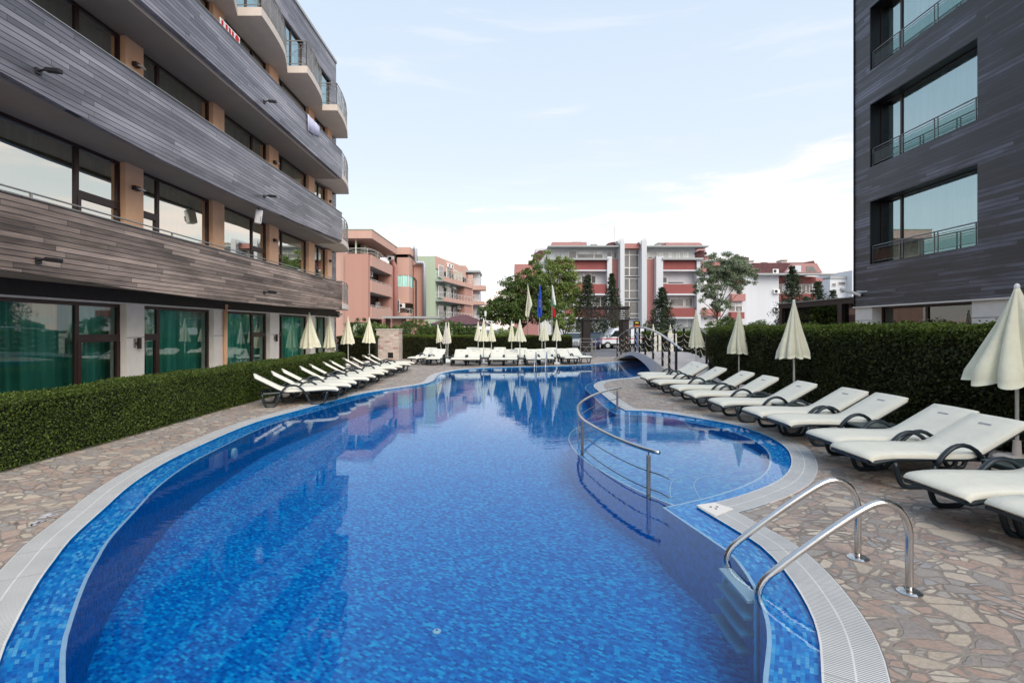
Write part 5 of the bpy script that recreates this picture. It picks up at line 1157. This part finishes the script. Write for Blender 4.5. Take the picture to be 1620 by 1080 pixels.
def bgf(x, Y, t):
    limp(x, Y, t, [(Zf(452),.0,.05),(Zf(462),.0,.14),(Zf(470),.01,.20),(Zf(480),.10,.27),(Zf(483),.18,.26)], 'flag_white', 'white_stripe', 1, -.04)
    limp(x, Y, t, [(Zf(470),.0,.06),(Zf(476),.02,.16),(Zf(486),.03,.22),(Zf(489),.05,.22)], 'flag_green', 'green_stripe', 2, .0)
    limp(x, Y, t, [(Zf(485),.02,.10),(Zf(489),.03,.22),(Zf(497),.04,.25),(Zf(502.5),.06,.23)], 'flag_red', 'red_stripe', 3, -.02)
flag(873.3, 'flagpole with the limp white, green and red flag, right of the three', bgf)
Ysn = 34.5; sn = thing('banner_stand', 'tall narrow banner stand, dark orange-marked top over a blue and white strip, behind the footbridge', 'sign', (PX(1008,Ysn), Ysn, 0))
X0, X1 = PX(1003,Ysn), PX(1012,Ysn)
MB().box(X0+.04, X1-.04, Ysn, Ysn+.05, .15, PZ(520,Ysn)).build('banner_panel', M['car_silver'], sn); MB().box(X0+.12, X1-.14, Ysn-.006, Ysn, .35, PZ(523,Ysn)-.1).build('blue_strip', M['blue_paint'], sn)
MB().box(X0-.02, X1+.02, Ysn-.02, Ysn+.09, PZ(519.5,Ysn), PZ(508,Ysn)).build('top_board', M['black'], sn); MB().box(X0+.03, X1-.03, Ysn-.026, Ysn-.02, PZ(518.5,Ysn), PZ(514.5,Ysn)).build('orange_mark', M['orange'], sn); MB().box(X0+.08, X1-.08, Ysn-.026, Ysn-.02, PZ(511.5,Ysn), PZ(509.5,Ysn)).build('yellow_mark', M['yellow'], sn)
MB().box(X0-.02, X1+.02, Ysn-.1, Ysn+.2, 0, .15).build('foot', M['van_white'], sn)
# two white sunbeds upright by the bridge parasols
for i, (px_, l) in enumerate(((1039, 'folded white sunbed stood upright beyond the footbridge, left one'), (1064, 'folded white sunbed stood upright beyond the footbridge, right one'))):
    t = thing('folded_sunbed', l, 'sunbed', (PX(px_,31), 31, 0), 'folded sunbeds behind the footbridge'); MB().obox((PX(px_,31),31,.75), .55,.10,1.45, 0, -.12).build('cushion', M['cushion'], t, bevel=.03); MB().obox((PX(px_,31),31.09,.72), .60,.04,1.42, 0, -.12).build('frame', M['lounger_plastic'], t)
# ------------------------------------------------------------------ cars on the road
def wheels(t, xs, w_, r=.31):
    for x in xs:
        for y in (-w_/2+.02, w_/2-.02):
            q = MB().tube([(x, y-.10, r), (x, y+.10, r)], r, 20).build('wheel', M['tyre'], t); MB().tube([(x, y-.106, r), (x, y+.106, r)], r*.58, 14).build('rim', M['car_silver'], q)
def carbody(t, prof, w_, mat, cab, roofz):
    """prof: side outline (x,z); cab: glass outline"""
    b = MB().extr(prof, 'y', -w_/2, w_/2).build('body', M[mat], t, bevel=.06)
    MB().extr(cab, 'y', -w_/2+.10, w_/2-.10).build('cabin_glass', M['car_glass'], t, bevel=.04)
    return b
def make_van(loc, rz):
    t = thing('parked_van', 'white van with a red side stripe parked beyond the timber portal', 'van', loc, None, rz, world=False); w_ = 1.72
    prof = [(-2.0,.32),(-2.05,.62),(-1.98,.90),(-1.30,1.05),(-.72,1.74),(-.45,1.82),(1.95,1.84),(2.05,1.70),(2.08,.42),(2.0,.30)]
    MB().extr(prof, 'y', -w_/2, w_/2).build('body', M['van_white'], t, bevel=.05)
    MB().extr([(-1.26,1.06),(-.75,1.66),(-.70,1.66),(-1.18,1.02)], 'y', -w_/2+.14, w_/2-.14).build('windscreen', M['car_glass'], t)
    for y in (-1, 1):
        q = MB().extr([(-1.05,1.06),(-.66,1.58),(-.20,1.60),(-.20,1.06)], 'y', y*(w_/2+.004), y*(w_/2-.02)).build('side_window', M['car_glass'], t)
        MB().box(-1.95, 2.06, y*(w_/2+.008), y*(w_/2-.01), .84, .93).build('stripe', M['red_paint'], t); MB().box(-2.0, 2.05, y*(w_/2+.006), y*(w_/2-.01), .30, .46).build('sill', M['tyre'], t)
        MB().box(-1.0, -.96, y*(w_/2+.18), y*(w_/2), 1.05, 1.25).build('mirror', M['tyre'], t)
    for y in (-.6,.6): MB().box(-2.07,-1.9,y-.17,y+.17,.66,.84).build('headlight', M['car_silver'], t, bevel=.03)
    MB().box(-2.12,-1.95,-w_/2+.02,w_/2-.02,.30,.58).build('bumper', M['tyre'], t, bevel=.05); wheels(t, (-1.35,1.35), w_); return t
make_van((PX(981,44.5), 45.2, 0), radians(10))
def make_car(loc, rz, mat, label):
    t = thing('parked_car', label, 'car', loc, None, rz, world=False); w_ = 1.66
    MB().extr([(-2.0,.30),(-2.05,.60),(-1.9,.80),(-.95,.90),(1.35,.95),(1.9,.90),(2.0,.62),(1.98,.32)], 'y', -w_/2, w_/2).build('body', M[mat], t, bevel=.06)
    MB().extr([(-1.0,.88),(-.35,1.36),(.85,1.38),(1.5,.93)], 'y', -w_/2+.10, w_/2-.10).build('cabin_glass', M['car_glass'], t, bevel=.06)
    MB().extr([(-.38,1.36),(-.30,1.42),(.80,1.43),(.9,1.37)], 'y', -w_/2+.12, w_/2-.12).build('roof', M[mat], t, bevel=.03)
    for y in (-.6,.6): MB().box(-2.06,-1.9,y-.18,y+.18,.58,.74).build('headlight', M['car_silver'], t, bevel=.03)
    MB().box(-2.09,-2.0,-.3,.3,.38,.50).build('number_plate', M['white_paint'], t); wheels(t, (-1.3,1.25), w_, .29); return t
make_car((PX(941,44), 44.6, 0), radians(66), 'car_blue', 'dark blue car parked left of the white van behind the metal gate')
make_car((PX(909,43.), 44.5, 0), radians(75), 'car_silver', 'silver car half hidden by the end of the far clipped hedge')
# small things behind the hedge: urn pillars and the street lamp
for i, (px_, l) in enumerate(((896.5, 'pale stone urn left of the timber portal'), (937, 'pale stone urn seen through the left of the timber portal'), (976.5, 'pale stone urn seen through the right of the timber portal'))):
    Y = 49.; t = thing('garden_urn', l, 'urn', (PX(px_,Y), Y, 0), 'stone urns along the street', world=False)
    MB().box(-.22,.22,-.22,.22,0,1.35).build('pedestal', M['lip'], t, bevel=.02); MB().lathe([(.12,0),(.10,.12),(.28,.42),(.34,.55),(.30,.58),(0,.5)], (0,0,1.35), 14).build('urn_bowl', M['lip'], t)
t = thing('street_lamp', 'slim white lamp with a flat head in front of the dark tree on the left', 'street lamp', (PX(768,40), 40, 0))
x = PX(768,40); MB().tube([(x,40,0),(x,40,3.15)], .05, 8).build('pole', M['galv'], t); MB().obox((x+.28,40,2.35), .75,.3,.07, 0, 0, .12).build('lamp_head', M['white_paint'], t, bevel=.02); MB().obox((x,40,2.95), .16,.16,.4).build('lantern', M['white_paint'], t, bevel=.03)
# low kerb wall of the street and far hedge mass of shrubs
# ------------------------------------------------------------------ trees and shrubs
def tree(label, X, Y, h, lobes, mat, n, size, trunk_r=.18, trunk_h=None, cat='tree', name='tree', clump=None, lean=0., gaps=.35, limbs=7):
    """lobes: (dx, dz, rx, rz) ellipsoids; the foliage sits in many small clumps spread through them"""
    t = thing(name, label, cat, (X, Y, 0)); tr = MB(); th = trunk_h or h*.45; rnd = random.Random(int(X*31+Y*7))
    tr.tube([(X, Y, 0), (X+lean*.3, Y, th*.5), (X+lean*.7, Y+.1, th)], [trunk_r, trunk_r*.8, trunk_r*.6], 8)
    for k in range(limbs):
        L = lobes[k % len(lobes)]; ex, ez, ey = X+L[0]+rnd.uniform(-.6,.6)*L[2], L[1]+rnd.uniform(-.4,.7)*L[3], Y+rnd.uniform(-.6,.6)*L[2]
        z0 = th*rnd.uniform(.55, 1.); tr.tube([(X+lean*.5, Y, z0), ((X+ex)/2+rnd.uniform(-.2,.2), (Y+ey)/2, (z0+ez)/2+.2), (ex, ey, ez)], [trunk_r*.45, trunk_r*.28, trunk_r*.08], 6)
    tr.build('trunk', M['bark'], t, smooth=True)
    vol = np.array([L[2]*L[2]*L[3] for L in lobes]); pr = vol/vol.sum(); V = []; Rc = clump or .55
    tot = int(vol.sum()*4.2/ (Rc**3)*.34)+8; tot = max(30, min(tot, 560)); per = max(6, n//tot)
    for c in range(tot):
        L = lobes[RNG.choice(len(lobes), p=pr)]; v = RNG.normal(size=3); v /= np.linalg.norm(v); r = RNG.random()**.30
        cen = np.array([X+L[0]+v[0]*L[2]*r, Y+v[1]*L[2]*r*.9, L[1]+v[2]*L[3]*r]); rc = Rc*RNG.uniform(.45, 1.25); m = int(per*RNG.uniform(.5, 1.5))
        q = RNG.normal(size=(m, 3)); q /= np.linalg.norm(q, axis=1)[:, None]; rr = RNG.random(m)**.5
        pts = cen+q*rr[:, None]*rc*np.array([1, 1, .72]); nn = q*.6+np.array([0, 0, .5]); V.append(leaves(pts, nn/np.linalg.norm(nn, axis=1)[:, None], size, .45, .7))
    leafmesh('crown', np.concatenate(V), mat, t); return t
def conifer(label, px_, Y, py_top, r, n=3500, size=.20, mat='conifer'):
    X = PX(px_, Y); h = PZ(py_top, Y); t = thing('conifer', label, 'conifer', (X, Y, 0)); MB().tube([(X,Y,0),(X,Y,h*.96)], [.14,.02], 8).build('trunk', M['bark'], t)
    V = []; tiers = int(h/.34)
    for k in range(tiers):
        z = .8+(h-.8)*k/tiers; R = r*1.6*(1-(z/h))**.95*RNG.uniform(.75,1.2)+.10; nb = 8
        for b in range(nb):
            a = b*2*pi/nb+k*1.1+RNG.uniform(-.3,.3); Rb = R*RNG.uniform(.65,1.2); m = max(5, int(1.5*n/tiers/nb)); s_ = RNG.random(m)**.7
            pts = np.stack([X+cos(a)*Rb*s_, Y+sin(a)*Rb*s_, z-.18*s_*Rb+.05*RNG.normal(size=m)], 1)+RNG.normal(size=(m,3))*.10*(.5+Rb*.3); V.append(leaves(pts, np.tile([0,0,1.], (m,1)), size, .6, .35))
    leafmesh('crown', np.concatenate(V), M[mat], t); return t
Yt = 47.; tx = lambda p: PX(p, Yt); tz = lambda p: PZ(p, Yt)
tree('broad dark green maple tree behind the far hedge, left of the flagpoles', tx(822), Yt, 7., [(tx(a)-tx(822), tz(b), c, d_) for a, b, c, d_ in ((790,492,1.7,1.3),(806,474,1.5,1.2),(822,462,1.5,1.3),(838,450,1.5,1.2),(852,468,1.7,1.4),(864,488,1.7,1.2),(838,492,2.6,1.3),(774,496,1.1,.9),(768,488,.6,.5),(830,438,1.0,.9),(815,447,.8,.8),(845,424,.8,.9),(798,458,.7,.7),(812,488,1.8,1.2))], M['dkgrn'], 46000, .14, .28, 2.4, clump=.46, limbs=12)
tree('tall light green tree with feathery branches rising above the dark maple', tx(880), Yt+3, 9., [(tx(a)-tx(880), tz(b), c, d_) for a, b, c, d_ in ((868,428,1.1,1.3),(890,432,1.2,1.4),(906,428,1.0,1.2),(912,450,1.0,1.4),(898,462,1.3,1.3),(876,458,1.4,1.6),(872,402,.55,1.5),(868,392,.3,.7),(894,402,.45,1.2),(882,412,.8,1.0),(905,412,.5,.8),(848,418,.6,1.2),(843,405,.35,.9),(856,440,.9,1.0),(903,486,1.5,1.0),(918,470,.8,1.0),(855,402,.4,.7))], M['ltgrn'], 40000, .125, .22, 3.5, clump=.34, limbs=14)
tree('small yellow-green bush tree under the tricolour flag', PX(893,41), 41., 2.6, [(0, PZ(510,41), .8, .7), (.3, PZ(500,41), .5, .5), (-.4, PZ(515,41), .7, .5)], M['ltgrn'], 3500, .14, .07, 1.2, clump=.3)
Ys = 52.; sx, sz = (lambda p: PX(p, Ys)), (lambda p: PZ(p, Ys))
tree('silver-green tree with a loose leaning crown before the apartment wing', sx(1135), Ys, 8., [(sx(1140)-sx(1135), sz(417), 1.6, 1.1), (sx(1165)-sx(1135), sz(422), 1.6, 1.1), (sx(1185)-sx(1135), sz(436), 1.1, 1.1), (sx(1118)-sx(1135), sz(432), 1.1, 1.0), (sx(1108)-sx(1135), sz(458), .95, 1.0), (sx(1113)-sx(1135), sz(472), .6, .5), (sx(1140)-sx(1135), sz(445), 1.4, .9), (sx(1140)-sx(1135), sz(482), 1.1, .7), (sx(1170)-sx(1135), sz(452), .8, .7), (sx(1116)-sx(1135), sz(495), .5, .6), (sx(1155)-sx(1135), sz(436), 1.5, 1.1), (sx(1128)-sx(1135), sz(462), 1.0, .8)], M['silver'], 42000, .12, .13, 4.2, clump=.44, limbs=12)
conifer('dark conifer standing right behind the timber portal, left of the stair tower', 968, 46., 430, 1.25, 4200)
conifer('conifer at the left of the timber portal, half merged with the broad tree', 930, 48., 432, 1.5, 4200)
conifer('rounded conifer before the right half of the apartment block', 1047.5, 46., 452, 1.35, 5200)
conifer('pointed conifer behind the pavilion, left of a shorter pair', 1253, 40., 417, 1.5, 5200, .17)
conifer('shorter conifer behind the pavilion, middle of three', 1294, 42., 442, 1.5, 4200, .17)
conifer('lowest conifer behind the pavilion, beside the hotel corner', 1318, 44., 456, 1.0, 2500, .17)
conifer('small conifer between the pointed conifer and the middle one', 1275, 41., 466, .9, 2000, .17)
conifer('small dark shrub conifer at the left end of the pavilion', 1236, 29., 496, .5, 1500, .10)
def shrub(label, px_, Y, py, rx_, rz_, mat, n=2600, size=.12, name='shrub'):
    return tree(label, PX(px_, Y), Y, PZ(py, Y), [(0, max(.3, PZ(py, Y)-rz_), rx_, rz_), (rx_*.5, max(.3, PZ(py, Y)-rz_*1.3), rx_*.7, rz_*.8)], M[mat], n, size, .05, .6, 'shrub', name, clump=.28, limbs=4)
for (px_, Y, py, a, b, mt, l) in ((573, 33, 503, 1.1, .8, 'dkgrn', 'green shrub above the clipped hedge left of the stone block'), (592, 34, 509, .9, .6, 'ltgrn', 'light green shrub just behind the stone block'), (655, 36, 505, 1.3, .7, 'dkgrn', 'wide dark shrub above the far hedge right of the stone block'),
        (678, 37, 514, .9, .5, 'ltgrn', 'pale yellow-green shrub before the tiled pavilion'), (716, 36, 508, 1.2, .6, 'dkgrn', 'dark shrub behind the leaning parasols'), (740, 36, 514, .9, .5, 'dkgrn', 'low dark shrub left of the clustered parasols'), (800, 37, 518, 1.3, .5, 'ltgrn', 'bright low shrub between the far parasols and the maple'),
        (915, 50, 516, 1.6, 1.0, 'dkgrn', 'dark bush left of the timber portal posts'), (960, 52, 512, 3.2, 1.2, 'dkgrn', 'long bush seen through the timber portal'), (1030, 52, 512, 2.8, 1.0, 'dkgrn', 'dark bush behind the banner stand'), (1075, 52, 514, 3., .9, 'dkgrn', 'dark bush below the apartment balconies'),
        (1152, 45, 500, .9, .6, 'dkgrn', 'round bush beside the silver-green tree'), (1197, 38, 506, .6, .4, 'silver', 'grey-green sprig bush above the tall hedge'), (1130, 40, 508, 1.2, .8, 'dkgrn', 'dark low bush at the left end of the tall hedge'), (620, 35, 512, 1.0, .5, 'dkgrn', 'low dark bush behind the right edge of the stone block')):
    shrub(l, px_, Y, py, a, b, mt)
# palm leaves inside the pavilion
t = thing('potted_palm', 'yellow-green palm behind the pavilion glass near the hotel corner', 'palm', (14.6, 19.6, 0)); mb = MB()
for k in range(11):
    a = k*2*pi/11; q = [(14.6+cos(a)*s_*.9, 19.6+sin(a)*s_*.9, 1.6+.9*s_-.75*s_*s_) for s_ in (0,.3,.6,.9,1.1)]
    for i in range(4): p0, p1 = Vector(q[i]), Vector(q[i+1]); wv = Vector((-sin(a), cos(a), 0))*(.10-.02*i); mb.quad(p0-wv, p0+wv, p1+wv*.75, p1-wv*.75)
mb.build('frond', M['ltgrn'], t); MB().tube([(14.6,19.6,0),(14.6,19.6,1.6)], .08, 8).build('trunk', M['bark'], t)
